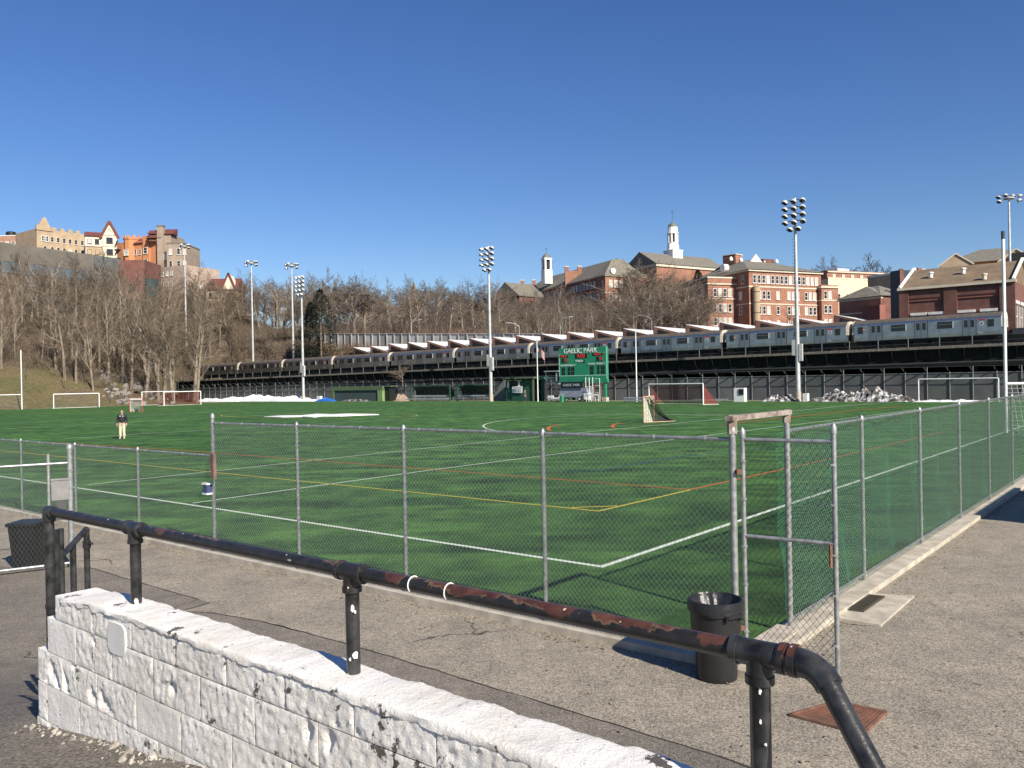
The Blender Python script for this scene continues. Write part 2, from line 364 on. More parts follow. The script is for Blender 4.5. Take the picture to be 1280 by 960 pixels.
# ------------------------------------------------------------------ fences
def link_mesh(L, H, r, cell=.0359, flip=False):
    mb = MB(); nw = int(L/cell); nz = int(H/cell)
    for k in range(nw):
        b = len(mb.v)
        for j in range(nz+1):
            x = (k + (j+k) % 2)*cell; yy = .004 if (j+k) % 2 else -.004; z = j*cell
            mb.v += [Vector((x, yy-r, z)), Vector((x+r*.87, yy+r*.5, z)), Vector((x-r*.87, yy+r*.5, z))]
        for j in range(nz):
            a = b+3*j
            for i in range(3): c = (i+1) % 3; mb.f.append((a+i, a+c, a+3+c, a+3+i))
    me_o = mb.build('wire_mesh', WIRE, None, local=True, recalc=False); me = me_o.data; bpy.data.objects.remove(me_o)
    return me, nw*cell, nz*cell
LM, LMx, LMz = link_mesh(2.6, 2.36, .0027)
LMg = link_mesh(1.1, 2.26, .0036, .042)
LMc = link_mesh(3.2, 2.36, .003, .0718)
GWIRE = M('dull_wire', (.11,.16,.125), (.07,.105,.08), 20, .6, .3)
def mesh_panel(parent, a, b, z0, h, src=None, mat=None):
    me, lx, lz_ = src or (LM, LMx, LMz)
    if mat: me = me.copy(); me.materials[0] = mat
    o = bpy.data.objects.new('wire_mesh', me); C.objects.link(o); o.parent = parent; o['kind'] = 'stuff'
    d = b-a; ang = math.atan2(d.y, d.x); o.location = flat(a, z0) - parent.location; o.rotation_euler = (0,0,ang); o.scale = (d.length/lx, 1, h/lz_); return o
def post(parent, p, h, r=.03, name='post', mat=None, dome=True):
    mb = MB(); p = flat(p, 0); mb.tube([p-wp(0,0,.05), p+wp(0,0,h)], r, 12)
    if dome: mb.lathe(p+wp(0,0,h), [(r*1.25,-.05),(r*1.25,0),(r*.9,.03),(r*.3,.05),(.001,.052)], 10)
    return mb.build(name, mat or GALV, parent, smooth=True)
def rails(parent, a, b, z, r=.021, n=4):
    MB().tube([flat(a, z), flat(b, z)], r, 10).build('top_rail', GALV, parent, smooth=True)
    mb = MB(); d = (b-a).normalized()
    for i in range(n):
        p = flat(a.lerp(b, (i+.5)/n), z); mb.tube([p-d*.012, p+d*.012], r*1.35, 8)
    mb.build('tie_wire', GALV, parent, kind='stuff')
def bands(parent, p, h, r=.036, zs=(.3,.9,1.5,2.1)):
    mb = MB()
    for z in zs:
        if z < h: mb.tube([flat(p, z), flat(p, z+.022)], r, 12)
    mb.build('brace_band', GALV, parent, kind='stuff')
FH = 2.44
fv = [3.82, 6.36, 8.90, 11.45, 14.0]
t = thing('chain_link_fence', 'tall galvanised chain link fence along the near touchline, without netting', 'fence', UV(uF, 9, 0))
for i, v in enumerate(fv):
    p = UV(uF, v)
    if i == 0: post(t, p, FH+.12, .038)
    elif i == 4: post(t, p, FH+.14, .034)
    else: post(t, p, FH+.02, .028)
    bands(t, p, FH, .036)
    if i < 4: rails(t, p, UV(uF, fv[i+1]), FH); mesh_panel(t, UV(uF-.035, v+.03), UV(uF-.035, fv[i+1]-.03), .07, FH-.06)
lv = [14.0, 16.85, 19.8, 22.9, 26.0, 29.1, 32.2, 35.3]
t = thing('chain_link_fence', 'lower chain link fence carrying on to the left of the tall touchline fence', 'fence', UV(uF, 22, 0))
for i, v in enumerate(lv[1:]):
    post(t, UV(uF, v), 1.86, .028); bands(t, UV(uF, v), 1.8, .034, (.4,1.1)); rails(t, UV(uF, lv[i]), UV(uF, v), 1.84)
    mesh_panel(t, UV(uF-.035, lv[i]+.03), UV(uF-.035, v-.03), .07, 1.78)
t = thing('chain_link_fence', 'long chain link fence running away on the right, backed with green netting', 'fence', UV(20, vR, 0))
ru = [9.86, 12.76, 16.1, 19.3, 22.5, 25.75, 29, 32.3, 35.6, 38.9, 42.2, 45.5, 48.8]
for i, u in enumerate(ru):
    p = UV(u, vR); post(t, p, FH+(.02 if i else .2), .03 if i else .036, dome=i > 0); bands(t, p, FH, .038, (.5,1.4))
    if i < len(ru)-1:
        q = UV(ru[i+1], vR); rails(t, p, q, FH, n=5)
        MB().tube([flat(p, .16), flat(q, .16)], .02, 8).build('bottom_rail', GALV, t, smooth=True)
        mesh_panel(t, p+U*.03-V*.036, q-U*.03-V*.036, .1, FH-.08, None if i < 5 else LMc, GWIRE)
# green net hanging inside the right fence, one sagging panel per bay
nt_ = thing('green_netting', 'green nylon netting hung inside the long right fence, bunched at its posts', 'net', UV(20, vR+.12, 0))
for i in range(len(ru)-1):
    a, b = ru[i]+.05, ru[i+1]-.03; cell = .046 if i < 5 else .1; n_u = int((b-a)/cell); n_z = int(2.3/cell); mb = MB(); P = []
    rr = random.Random(i); ph = rr.random()*6
    for j in range(n_z+1):
        row = []
        for k in range(n_u+1):
            s = k/n_u; tt = j/n_z
            s2 = s + .035*math.sin(s*6.28*2+ph+tt*2)*math.sin(math.pi*s)*1.2 + .03*(1-tt)*math.sin(math.pi*s)
            dz = -.05*math.sin(math.pi*s)*(1-tt)*rr.uniform(.9,1.1) + .02*math.sin(s*17+ph) + (.10*(1-tt)*math.sin(math.pi*s) if i < 3 else -.02)
            off = .06 + .05*math.sin(s*9+ph+tt*3) + .10*math.sin(math.pi*s)*(1-tt)*math.sin(ph+tt*4) + .05*noise.noise(Vector((s*4, tt*3, i*3.1)))
            row.append(UV(a+(b-a)*s2, vR+.06+off, .13+2.27*tt+dz+.012*((k+j) % 2)))
        P.append(row)
    W = .0028 if i < 5 else .0052
    for j in range(n_z+1):
        for k in range(n_u+1):
            if k < n_u: mb.rib(P[j][k], P[j][k+1], W, wp(0,0,1))
            if j < n_z: mb.rib(P[j][k], P[j+1][k], W, U)
    mb.build('net_panel', NETG, nt_, kind='stuff', recalc=False)
# open gate, its frame and the timber header
CP = UV(uF, vR); GP = UV(9.86, vR)
t = thing('gate_header', 'weathered timber bar joining the tops of the two gate posts', 'gate frame', flat(CP, 2.5))
MB().bar(flat(CP, 2.665)-U*.07, flat(GP, 2.665)+U*.06, .09, .055).build('lintel', WOODG, t)
MB().box(flat(CP, 2.60), .085, .085, .2).build('post_cap', WOODG, t); MB().box(flat(GP, 2.62), .075, .075, .16).build('post_cap', WOODG, t)
h0 = CP + U*.02 - V*.105; h1 = at(1047.5, 853, 8.28); h1.z = 0
t = thing('gate', 'open chain link gate leaf with a mid rail, swung out towards the black bin', 'gate', h0)
for q, hh, z0, nm in ((h0, 2.52, .1, 'hinge_stile'), (h1, 2.58, .04, 'latch_stile')):
    mb = MB().tube([flat(q, z0), flat(q, hh)], .025, 12); mb.lathe(flat(q, hh), [(.032,-.06),(.032,0),(.022,.03),(.001,.055)], 10); mb.build(nm, GALV, t, smooth=True)
for z in (2.44, 1.42, .17): MB().tube([flat(h0, z), flat(h1, z)], .021, 10).build('gate_rail', GALV, t, smooth=True)
mesh_panel(t, h0+(h1-h0)*.03, h1-(h1-h0)*.03, .17, 2.26, LMg, DKWIRE)
mb = MB()
for z in (.4,.9,1.3,1.8,2.2): mb.tube([flat(h1, z)+wp(-.02,0,0), flat(h1, z+.02)+wp(-.02,0,0)], .036, 8); mb.tube([flat(h0, z), flat(h0, z+.02)], .036, 8)
mb.build('tension_band', GALV, t, kind='stuff')
mb = MB().box(h0.lerp(CP, .5)+wp(0,0,.45), .05, .11, .05); mb.box(h0.lerp(CP, .5)+wp(0,0,2.1), .05, .11, .05); mb.build('hinge', RUSTW, t, kind='stuff')
MB().box(flat(h1, 1.3)+wp(-.05,0,0), .02, .04, .22).build('latch', RUSTW, t)
# left gate leaf in front of the low fence
a = G(90, 709); b = G(-60, 727); m_ = G(63, 712)
t = thing('gate', 'low chain link gate panel at the left edge with a bottom pipe and grey plate', 'gate', flat(a, 0))
post(t, a, 2.12, .045); bands(t, a, 2, .055, (.35,1.0,1.7))
MB().tube([flat(m_, .06), flat(m_, 2.0)], .026, 10).build('stile', GALV, t, smooth=True)
MB().tube([flat(a, 1.83), flat(b, 1.83)], .024, 10).build('gate_rail', GALV, t, smooth=True)
MB().tube([flat(a, .08), flat(b, .08)], .026, 10).build('bottom_rail', GALV, t, smooth=True)
mesh_panel(t, b, m_, .08, 1.75, LMc); mesh_panel(t, m_, a, .08, 1.75, LMc)
p = at(76, 612, a.y-.1); d = (a-b).normalized(); mb = MB().box(p, .29, .02, .36, d, wp(-d.y, d.x)); mb.box(p+wp(0,0,.18), .31, .05, .03, d, wp(-d.y, d.x)); mb.build('grey_plate', GREYP, t)
MB().box(p-wp(0,0,.36), .16, .03, .34, d, wp(-d.y, d.x)).build('latch_plate', M('dark_steel', (.06,.06,.06), None, 6, .6), t)
# things fixed to the tall post between the two fences
tp = UV(uF, 14.0)
q = tp - U*.08 + V*-.14
MB().prism([flat(q, z)+V*-x for x, z in ((-.08,1.10),(.12,1.10),(.12,1.86),(-.04,1.86))], U*.03)
mb = MB().prism([flat(q, z)-V*x for x, z in ((-.0,1.50),(.10,1.44),(.09,1.88),(.02,1.92),(-.03,1.86))], U*-.06)
tag(mb.build('rusty_bracket', M('rusty_painted_steel', (.22,.12,.10), (.10,.07,.07), 6, .8)), 'rusty brown metal bracket hanging on the tall fence post', 'bracket')
q = tp - U*.09 + V*.07
t = thing('cup_dispenser', 'small white and blue box strapped to the tall fence post', 'box', flat(q, 1.1))
MB().box(flat(q, 1.24), .14, .10, .16, V, U).build('box_body', BLUEP, t); MB().box(flat(q, 1.33), .18, .12, .03, V, U).build('lid', WHITEP, t); MB().box(flat(q, 1.15), .16, .11, .03, V, U).build('tray', WHITEP, t)
# ------------------------------------------------------------------ bins
def bin_(name, label, p, h, r, liner=True):
    t = thing(name, label, 'bin', p)
    pr = [(r*.80,0),(r*.82,.02),(r*.84,.3*h),(r*.92,.60*h),(r*1.0,.62*h),(r*1.02,.93*h),(r*1.09,.94*h),(r*1.09,1.0*h),(r*1.0,1.0*h),(r*.97,.9*h),(r*.8,.25*h),(.001,.25*h)]
    MB().lathe(p, pr, 36).build('barrel', BLKPL, t, smooth=True)
    for a_ in (-1.1, 2.0):
        d = wp(math.cos(a_), math.sin(a_)); s = wp(-d.y, d.x)
        mb = MB().bar(p+d*r*1.07+s*.09+wp(0,0,.86*h), p+d*r*1.07-s*.09+wp(0,0,.86*h), .05, .035)
        mb.bar(p+d*r*1.04+s*.09+wp(0,0,.80*h), p+d*r*1.08+s*.09+wp(0,0,.88*h), .03, .03); mb.bar(p+d*r*1.04-s*.09+wp(0,0,.80*h), p+d*r*1.08-s*.09+wp(0,0,.88*h), .03, .03); mb.build('handle', BLKPL, t)
    if liner:
        mb = MB(); n_ = 72; rr = random.Random(3)
        prof = [(1.115,.86),(1.12,.95),(1.10,1.012),(1.03,1.02),(.93,.95),(.8,.86),(.5,.7),(.05,.62)]
        for i, (a1, z) in enumerate(prof):
            for k in range(n_):
                th = 2*math.pi*k/n_; wob = noise.noise(Vector((math.cos(th)*3, math.sin(th)*3, i*.6)))*.05 + .018*math.sin(th*17+i) * (1 if i not in (1,2) else .4)
                rz = z + (.04*noise.noise(Vector((math.cos(th)*2.5, math.sin(th)*2.5, 5))) if i == 0 else .05*noise.noise(Vector((math.cos(th)*4, math.sin(th)*4, i))) if i > 3 else 0)
                rad = r*(a1 + (wob if i > 3 else abs(wob)*.6)); mb.v.append(p + wp(math.cos(th)*rad, math.sin(th)*rad, rz*h))
        for i in range(len(prof)-1):
            for k in range(n_): a1 = i*n_+k; b1 = i*n_+(k+1) % n_; mb.f.append((a1, b1, b1+n_, a1+n_))
        mb.build('liner', BAG, t, smooth=True)
    return t
bin_('litter_bin', 'round black plastic bin with a black liner, behind the pipe handrail', flat(at(896, 840, 8.62), 0), .80, .255)
t = thing('litter_bin', 'square black bin standing behind the wire gate at the left edge', 'bin', flat(at(38, 712, 14.75), 0))
c = t.location; mb = MB(); w0, w1, hh = .19, .245, .80
mb.v += [c+wp(x*ww, y*ww, z) for z, ww in ((0,w0),(hh*.93,w1)) for x, y in ((-1,-1),(1,-1),(1,1),(-1,1))]
mb.f += [(0,1,2,3),(0,1,5,4),(1,2,6,5),(2,3,7,6),(3,0,4,7),(4,5,6,7)]; mb.build('barrel', BLKPL, t)
MB().box(c+wp(0,0,hh*.95), .54, .54, .06).build('rim', BLKPL, t)
# ------------------------------------------------------------------ pipe handrail on the wall
uR, zR, pr_ = 1.87, 2.45, .0245
def vpx(px, u=uR): r = ray(px, 480); return vof(r*(u/uof(r)))
t = thing('pipe_handrail', 'black pipe handrail with peeling rusty paint standing on the white block wall', 'handrail', UV(uR, 2.5, 2.1))
va, v1, v2, v3, vz = vpx(58), vpx(165), vpx(435), vpx(943), vpx(978)
def tee(v):
    mb = MB(); c = UV(uR, v, zR)
    mb.tube([c+V*.062, c-V*.062], .031, 20)
    for s in (-1,1): mb.tube([c+V*(s*.048), c+V*(s*.066)], .0345, 20)
    mb.tube([c, c-wp(0,0,.062)], .031, 20); mb.tube([c-wp(0,0,.05), c-wp(0,0,.068)], .0345, 20)
    mb.build('tee_fitting', PEEL if v is v2 else PEEL2, t, smooth=True)
MB().tube([UV(uR, va, zR), UV(uR, (va+v1)/2, zR), UV(uR, v1, zR)], pr_, 20).build('rail', PEEL, t, smooth=True)
MB().tube([UV(uR, v1, zR), UV(uR, v2, zR)], pr_, 20).build('rail', PEEL, t, smooth=True)
MB().tube([UV(uR, v2, zR), UV(uR, v3, zR)], pr_, 20).build('rail', PEEL, t, smooth=True)
for v in (v1, v2, v3): tee(v)
for v in (va, v1, v2, v3):
    mb = MB().tube([UV(uR, v, zR), UV(uR, v, 1.5 if v is not v3 else 1.2)], pr_, 20); mb.build('post', PEEL2, t, smooth=True)
mb = MB().lathe(UV(uR, va, zR), [(.001,.03),(.02,.026),(.031,.012),(.034,-.03),(.031,-.055)], 16); mb.tube([UV(uR, va, zR), UV(uR, va-.06, zR)], .031, 16); mb.build('end_elbow', PEEL2, t, smooth=True)
mb = MB()
for dz in (-.28, -.5): mb.tube([UV(uR, va, zR+dz), UV(uR, va, zR+dz-.02)], .029, 16)
mb.build('coupling', PEEL2, t, smooth=True, kind='stuff')
# bend and sloping end of the rail
e0 = UV(uR, v3-.05, zR); e1 = UV(uR, v3-.125, zR-.004)
dn = (at(1074, 960, 1.68) - at(1016, 848, 1.80)).normalized(); pts = []
b0 = UV(uR, v3-.088, zR); bc = b0 - V*.05; out = (bc + dn*.05)
for i in range(9):
    k = i/8; pts.append(b0.lerp(bc, k).lerp(bc.lerp(out, k), k))
MB().tube([e0, b0], .033, 20).tube([b0+V*.012, b0-V*.004], .0375, 20).tube([b0+V*.035, b0+V*.022], .0365, 20).build('union_collar', PEEL, t, smooth=True)
MB().tube(pts, .0315, 20).build('elbow', PEEL2, t, smooth=True)
MB().tube([pts[-1]-dn*.01, pts[-1]+dn*1.3], pr_, 20).build('sloping_rail', PEEL2, t, smooth=True)
mb = MB()
for px in (512, 512+45):
    v = vpx(px); pts = [UV(uR+.0262*math.cos(a_), v, zR+.0262*math.sin(a_)) for a_ in [k*2*math.pi/16 for k in range(17)]]; mb.tube(pts, .0022, 6)
mb.build('cable_tie', WHITEP, t, kind='stuff')
mb = MB()
for v, zz, w_, h_ in ((v2,2.33,.012,.02),(v2+.008,2.345,.008,.012),(v2-.014,2.32,.006,.009),(v3,2.37,.006,.012),(v3,2.30,.005,.009),(v3-.012,2.25,.005,.006),(v3-.01,2.18,.004,.005),(v2-.01,2.17,.016,.022),(v2+.004,2.155,.02,.012),(v1,2.115,.018,.02),(v2+.012,2.10,.018,.03)):
    d0 = UV(uR, v, zz); d_ = (wp(0,0,zz)-d0); d_.z = 0; d_.normalize(); s = wp(-d_.y, d_.x)
    mb.poly([d0+d_*(pr_+.0012)+s*(w_*.6*math.cos(k)*(.7+.5*R.random()))+wp(0,0,h_*.7*math.sin(k)*(.7+.5*R.random())) for k in [i*math.pi/5 for i in range(10)]])
mb.build('paint_splash', WHITEP, t, kind='stuff')
# stair rail beyond the wall
t = thing('stair_handrail', 'second black pipe handrail sloping down behind the left end of the wall', 'handrail', flat(at(90, 730, 6.6), 0))
A, B_, Cc = at(108, 661, 7.0), at(91, 680, 6.75), at(76, 696, 6.5)
MB().tube([A, B_, Cc], .024, 12).build('rail', PEEL2, t, smooth=True)
for q in (A, B_): MB().tube([flat(q, 0), q], .024, 12).build('post', PEEL2, t, smooth=True)
MB().tube([flat(Cc, 0), flat(Cc, Cc.z+.22)], .026, 12).build('post', PEEL2, t, smooth=True)
mb = MB().tube([A-wp(0,0,.1), A-wp(0,0,.16)], .032, 12); mb.tube([A-wp(0,0,.12), A-wp(-.06,.03,.12)], .012, 8); mb.build('coupling', PEEL2, t, smooth=True)
q = at(69, 700, 6.1); MB().box(flat(q, 1.38), .06, .025, 1.4).build('flat_post', PEEL2, t)
# ------------------------------------------------------------------ the white painted block wall
def mk_wallpaint():
    m, n, l, p = nodes('thick_white_wall_paint'); v = tex(n, l, 'Object')
    a = noi(n, l, v, 9, 8, .72); col = ramp(n, l, noi(n, l, v, 3, 6, .6), [(.3, (.68,.64,.57)), (.6, (.84,.81,.76))])
    d = ramp(n, l, noi(n, l, v, 2.2, 5), [(.58, (0,0,0)), (.72, (1,1,1))]); col = mixc(n, l, mixc(n, l, .55, (0,0,0), d), col, (.50,.48,.46))
    chip = ramp(n, l, noi(n, l, v, 6.5, 8, .7), [(.618, (0,0,0)), (.632, (1,1,1))]); col = mixc(n, l, chip, col, (.10,.085,.07))
    pit = ramp(n, l, noi(n, l, v, 55, 3, .6), [(.665, (0,0,0)), (.71, (1,1,1))]); col = mixc(n, l, pit, col, (.22,.20,.18))
    v2 = tex(n, l, 'Object', (7,7,.9)); rs = ramp(n, l, noi(n, l, v2, 1.3, 3), [(.72, (0,0,0)), (.8, (1,1,1))]); col = mixc(n, l, mixc(n, l, .4, (0,0,0), rs), col, (.52,.33,.16))
    l.new(col, p.inputs['Base Color']); p.inputs['Roughness'].default_value = .7
    b = bump(n, l, p, a, .8, .012); b = bump(n, l, p, noi(n, l, v, 70, 6, .75), 1.0, .006, b); bump(n, l, p, chip, -.8, .006, b); return m
WPAINT = mk_wallpaint()
uW0, uW1 = 1.745, 1.955
t = thing('block_wall', 'low rough white painted concrete block wall in the foreground carrying the handrail', 'wall', UV(1.85, 2.5, 1.3))
rows = [(1.05,1.235,4.70,.11),(1.235,1.41,4.68,.30),(1.41,1.602,4.66,.11),(1.602,1.772,4.655,.30),(1.772,1.952,4.53,.08),(1.952,2.075,4.43,.27)]
BL = .376
def rough_block(va, vb, z0, z1, seed, endface, rr):
    mb = MB(); L = va-vb; nu = max(6, int(L/.0105)); nz_ = max(6, int((z1-z0)/.0105)); J = .008; smoothb = rr.random() < .22
    amp = .0015 if smoothb else .0045
    P = []
    for j in range(nz_+1):
        row = []
        for i in range(nu+1):
            s = i/nu; q = j/nz_; v = va - L*s; z = z0 + (z1-z0)*q
            ed = min(s*L, (1-s)*L, q*(z1-z0), (1-q)*(z1-z0)); e = ss(ed/.007)
            N = noise.fractal(Vector((v*38, z*38, seed*.37)), .6, 2.1, 7) ; N2 = noise.noise(Vector((v*5, z*6, seed)))
            off = -amp*(.35+N*1.1)*e - .003*N2*e - .003*e
            if z < 1.42 or rr.random() < .0: off += 0
            hole = noise.noise(Vector((v*9+seed, z*7, 9.7)))
            if hole > .50 and not smoothb: off += .03*(hole-.50)*4*e
            row.append(UV(uW0+.010+off+ (1-e)*-.002, v, z))
        P.append(row)
    b = 0
    for r_ in P: mb.v += r_
    w_ = nu+1
    for j in range(nz_):
        for i in range(nu): q = j*w_+i; mb.f.append((q, q+1, q+w_+1, q+w_))
    back = len(mb.v)
    for (v, z) in ((va, z0), (vb, z0), (vb, z1), (va, z1)): mb.v.append(UV(uW1, v, z))
    mb.f.append((back, back+3, back+2, back+1))
    top = [nz_*w_+i for i in range(w_)]; bot = [i for i in range(w_)]; lf = [j*w_ for j in range(nz_+1)]; rt = [j*w_+nu for j in range(nz_+1)]
    mb.f.append(tuple(top+[back+2, back+3])); mb.f.append(tuple(bot+[back+1, back])); mb.f.append(tuple(lf+[back+3, back])); mb.f.append(tuple(rt+[back+2, back+1]))
    return mb.build('block', WPAINT, t, smooth=True)
sd_ = 0
for (z0, z1, ve, off) in rows:
    rr = random.Random(int(z0*1000)); v = ve; first = True
    nxt = 4.66 - off
    while v > -.6:
        vb = nxt if nxt < v-.05 else nxt-BL
        jit = rr.uniform(-.012,.012) if v < ve else 0
        rough_block(v-.003, vb+.003, z0+.0025, z1-.0025, sd_, first, rr); sd_ += 1; v = vb; nxt = vb-BL; first = False
        if v < .8: BL_ = BL
MB().prism([UV(uW0+.022, -.6, 1.0), UV(uW0+.022, 4.40, 1.0), UV(uW0+.022, 4.40, 2.06), UV(uW0+.022, -.6, 2.06)], U*.16).build('mortar_core', WPAINT, t)
# lumpy painted cap
mb = MB(); nv_, nc = 420, 20; va_, vb_ = 4.45, -.6
for i in range(nv_+1):
    v = va_+(vb_-va_)*i/nv_; endk = ss((va_-v)/.10)
    for k in range(nc):
        a_ = 2*math.pi*k/nc; hu = .1035*(.72+.28*endk); cu_, su_ = math.cos(a_), math.sin(a_)
        x = hu*math.copysign(abs(cu_)**.35, cu_); z = .024*math.copysign(abs(su_)**.6, su_)
        N = noise.fractal(Vector((v*9, x*30, z*40+3)), .8, 2.1, 5); N2 = noise.noise(Vector((v*2.6, 0, 4)))
        x += .006*N; z += .006*N + .005*N2
        if i in (0, nv_): x *= .35; z *= .4
        mb.v.append(UV((uW0+uW1)/2+.0+x, v, 2.078 - .045*(1-ss((4.5-v)/.5)) + z))
for i in range(nv_):
    for k in range(nc): a_ = i*nc+k; b_ = i*nc+(k+1) % nc; mb.f.append((a_, b_, b_+nc, a_+nc))
mb.f.append(tuple(range(nc))[::-1]); mb.f.append(tuple(nv_*nc+k for k in range(nc)))
mb.build('coping', WPAINT, t, smooth=True)
# a smooth mortar patch and rubble at the foot
mb = MB(); va_, vb_ = vpx(127, uW0), vpx(149, uW0); cz = 1.975
mb.prism([UV(uW0+.002, (va_+vb_)/2+ (va_-vb_)*.5*math.copysign(abs(math.cos(a_))**.5, math.cos(a_)), cz+.072*math.copysign(abs(math.sin(a_))**.5, math.sin(a_))) for a_ in [k*math.pi/10 for k in range(20)]], U*.03)
mb.build('mortar_patch', M('smooth_grey_white_mortar', (.72,.70,.66), (.64,.62,.58), 9, .8, 0, 50, .3, .003), t)
mb = MB()
for i in range(260):
    v = R.uniform(1.2, 4.7); u = uW0-.012-abs(R.gauss(0, .045)); s = R.uniform(.002,.0085) if R.random() < .93 else R.uniform(.01,.02); ax = Vector((R.random(), R.random(), R.random())).normalized(); ay = ax.orthogonal().normalized()
    mb.box(UV(u, v, wv_(v)+s*.3), s*2, s*1.4, s, ax, ay, ax.cross(ay))
o = mb.build('paint_rubble', M('rubble_white', (.45,.42,.37), (.2,.18,.15), 20, .9)); o['kind'] = 'stuff'; tag(o, 'crumbs of white paint and mortar scattered along the foot of the block wall', 'rubble')
# ------------------------------------------------------------------ middle distance: poles, goals, viaduct, train
POLEM = M('galvanised_pole', (.55,.56,.55), (.42,.43,.43), 1.2, .5, .35)
LAMPB = M('lamp_housing', (.62,.62,.60), None, 3, .4, .2); LAMPG = M('lamp_lens', (.03,.035,.04), None, 3, .15)
STEELD = M('dark_steel_arm', (.05,.055,.06), None, 3, .6)
WMET = M('white_goal_paint', (.82,.82,.80), (.66,.66,.64), 3, .45)
def lamp_head(parent, c, d, r=.42):
    """bowl floodlight at c aimed along d (lens dark, shell pale)"""
    d = d.normalized(); o = MB().lathe(c, [(.001,-r*1.1),(r*.45,-r*1.0),(r*.8,-r*.6),(r*1.0,0),(r*1.02,.05)], 12, d).build('lamp', LAMPB, parent, smooth=True)
    MB().lathe(c, [(r*.97,.02),(r*.8,.06),(.001,.09)], 12, d).build('lens', LAMPG, o)
    mb = MB(); s = Vector((0,0,1)).cross(d).normalized(); up = s.cross(d)*-1
    pts = [c + s*(r*1.03*math.cos(a)) + up*(r*1.05*math.sin(a)*(1 if up.z > 0 else -1)) for a in [k*math.pi/8 for k in range(9)]]
    for i in range(8): mb.prism([pts[i], pts[i+1], pts[i+1]+d*.28, pts[i]+d*.28], (0,0,.02))
    mb.build('visor', LAMPB, o)
def big_pole(label, p, H=24.9):
    t = thing('floodlight_pole', label, 'floodlight', p, 'tall floodlight poles along the far touchline')
    MB().tube([p, p+wp(0,0,H*.5), p+wp(0,0,H)], .30, 12, r2=.15).build('pole', POLEM, t, smooth=True)
    MB().tube([p, p+wp(0,0,1.2)], .34, 12).build('pole_base', CONC, t)
    mb = MB().box(p+wp(0,0,6.0)-V*.45-U*.1, .42, .35, 2.1, V, U); mb.build('switch_box', LAMPB, t); MB().box(p+wp(0,0,6.6)+V*.42-U*.1, .36, .3, 1.9, V, U).build('switch_box', LAMPB, t)
    aim = (-U*.8 - wp(0,0,.75))
    for k in range(5):
        z = H-.25-k*.84; xs = (-1.08,0,1.08) if k < 4 else (-.5,.5)
        MB().bar(p+wp(0,0,z)+V*max(xs), p+wp(0,0,z)-V*max(xs), .09, .09).build('cross_arm', STEELD, t)
        for x in xs: lamp_head(t, p+wp(0,0,z-.25)+V*x-U*(.4 if x else .42), (aim + V*x*.15), .36)
    mb = MB()
    for i in range(34): z = H-5-i*.42; mb.bar(p+wp(0,0,z)+V*.12, p+wp(0,0,z)+V*.45, .03, .03)
    mb.build('climbing_pegs', STEELD, t, kind='stuff'); return t
for px, lb in ((998,'tall floodlight pole with five rows of lamps, nearest, right of the scoreboard'), (614,'tall floodlight pole with five rows of lamps just left of the scoreboard'), (379.5,'tall floodlight pole with five rows of lamps, farthest, by the snow heap on the left')):
    p = WU(px, 500, 101); big_pole(lb, flat(p, 0))
def mast(label, px, Y, py, w_=1.6, base=None):
    p = at(px, py, Y); z1 = p.z; z0 = hill(p.x, p.y) if base is None else base
    q = flat(p, z0); t = thing('lamp_mast', label, 'light mast', q, 'slim light masts of the rail yard')
    MB().tube([q, q+wp(0,0,(z1-z0)*.5), flat(p, z1)], .34, 10, r2=.16).build('pole', POLEM, t, smooth=True)
    for k, (x, dz) in enumerate(((-1.6,0),(-.8,.15),(.8,.15),(1.6,0),(-1.5,-.8),(1.5,-.8))):
        c = flat(p, z1+dz)+Vector((x*w_/1.6*.9, -.4 if k % 2 else .3, 0)); lamp_head(t, c, Vector((x*.3, -.5, -.8)), .40)
    MB().bar(flat(p, z1)+wp(-w_,0,.3), flat(p, z1)+wp(w_,0,.3), .1, .1).build('cross_arm', STEELD, t)
    MB().lathe(flat(p, z1-.4), [(.9,0),(.95,.1),(.9,.2),(.3,.22)], 16).build('ring', LAMPB, t); return t
mast('slim white light mast standing at the left end of the elevated train', 230.5, 238, 307)
mast('slim light mast above the second and third train cars, among bare trees', 314, 214, 328)
mast('slim light mast close beside the farthest floodlight pole', 364.5, 206, 331)
mast('light mast rising behind the brown roofed brick building on the right', 1261, 150, 246, 1.9, 4)
# plain white poles
def pole(name, label, cat, px, py0, u, py1, r=.09):
    p = WU(px, py0, u); b = flat(p, 0); top = WU(px-3, py1, u).z
    t = thing(name, label, cat, b); MB().tube([b, b+wp(0,0,top)], r, 10, r2=r*.6).build('pole', WMET, t, smooth=True); MB().tube([b+wp(0,0,top), b+wp(0,0,top+.18)], r*.8, 8).build('cap', LAMPB, t); return t, b, top
pole('white_pole', 'plain slender white pole between the scoreboard and the red netted goal', 'pole', 796, 497, 100, 415, .10)
t, b, top = pole('flagpole', 'white flagpole flying a drooping american flag left of the scoreboard', 'flagpole', 672.5, 502, 99, 426, .09)
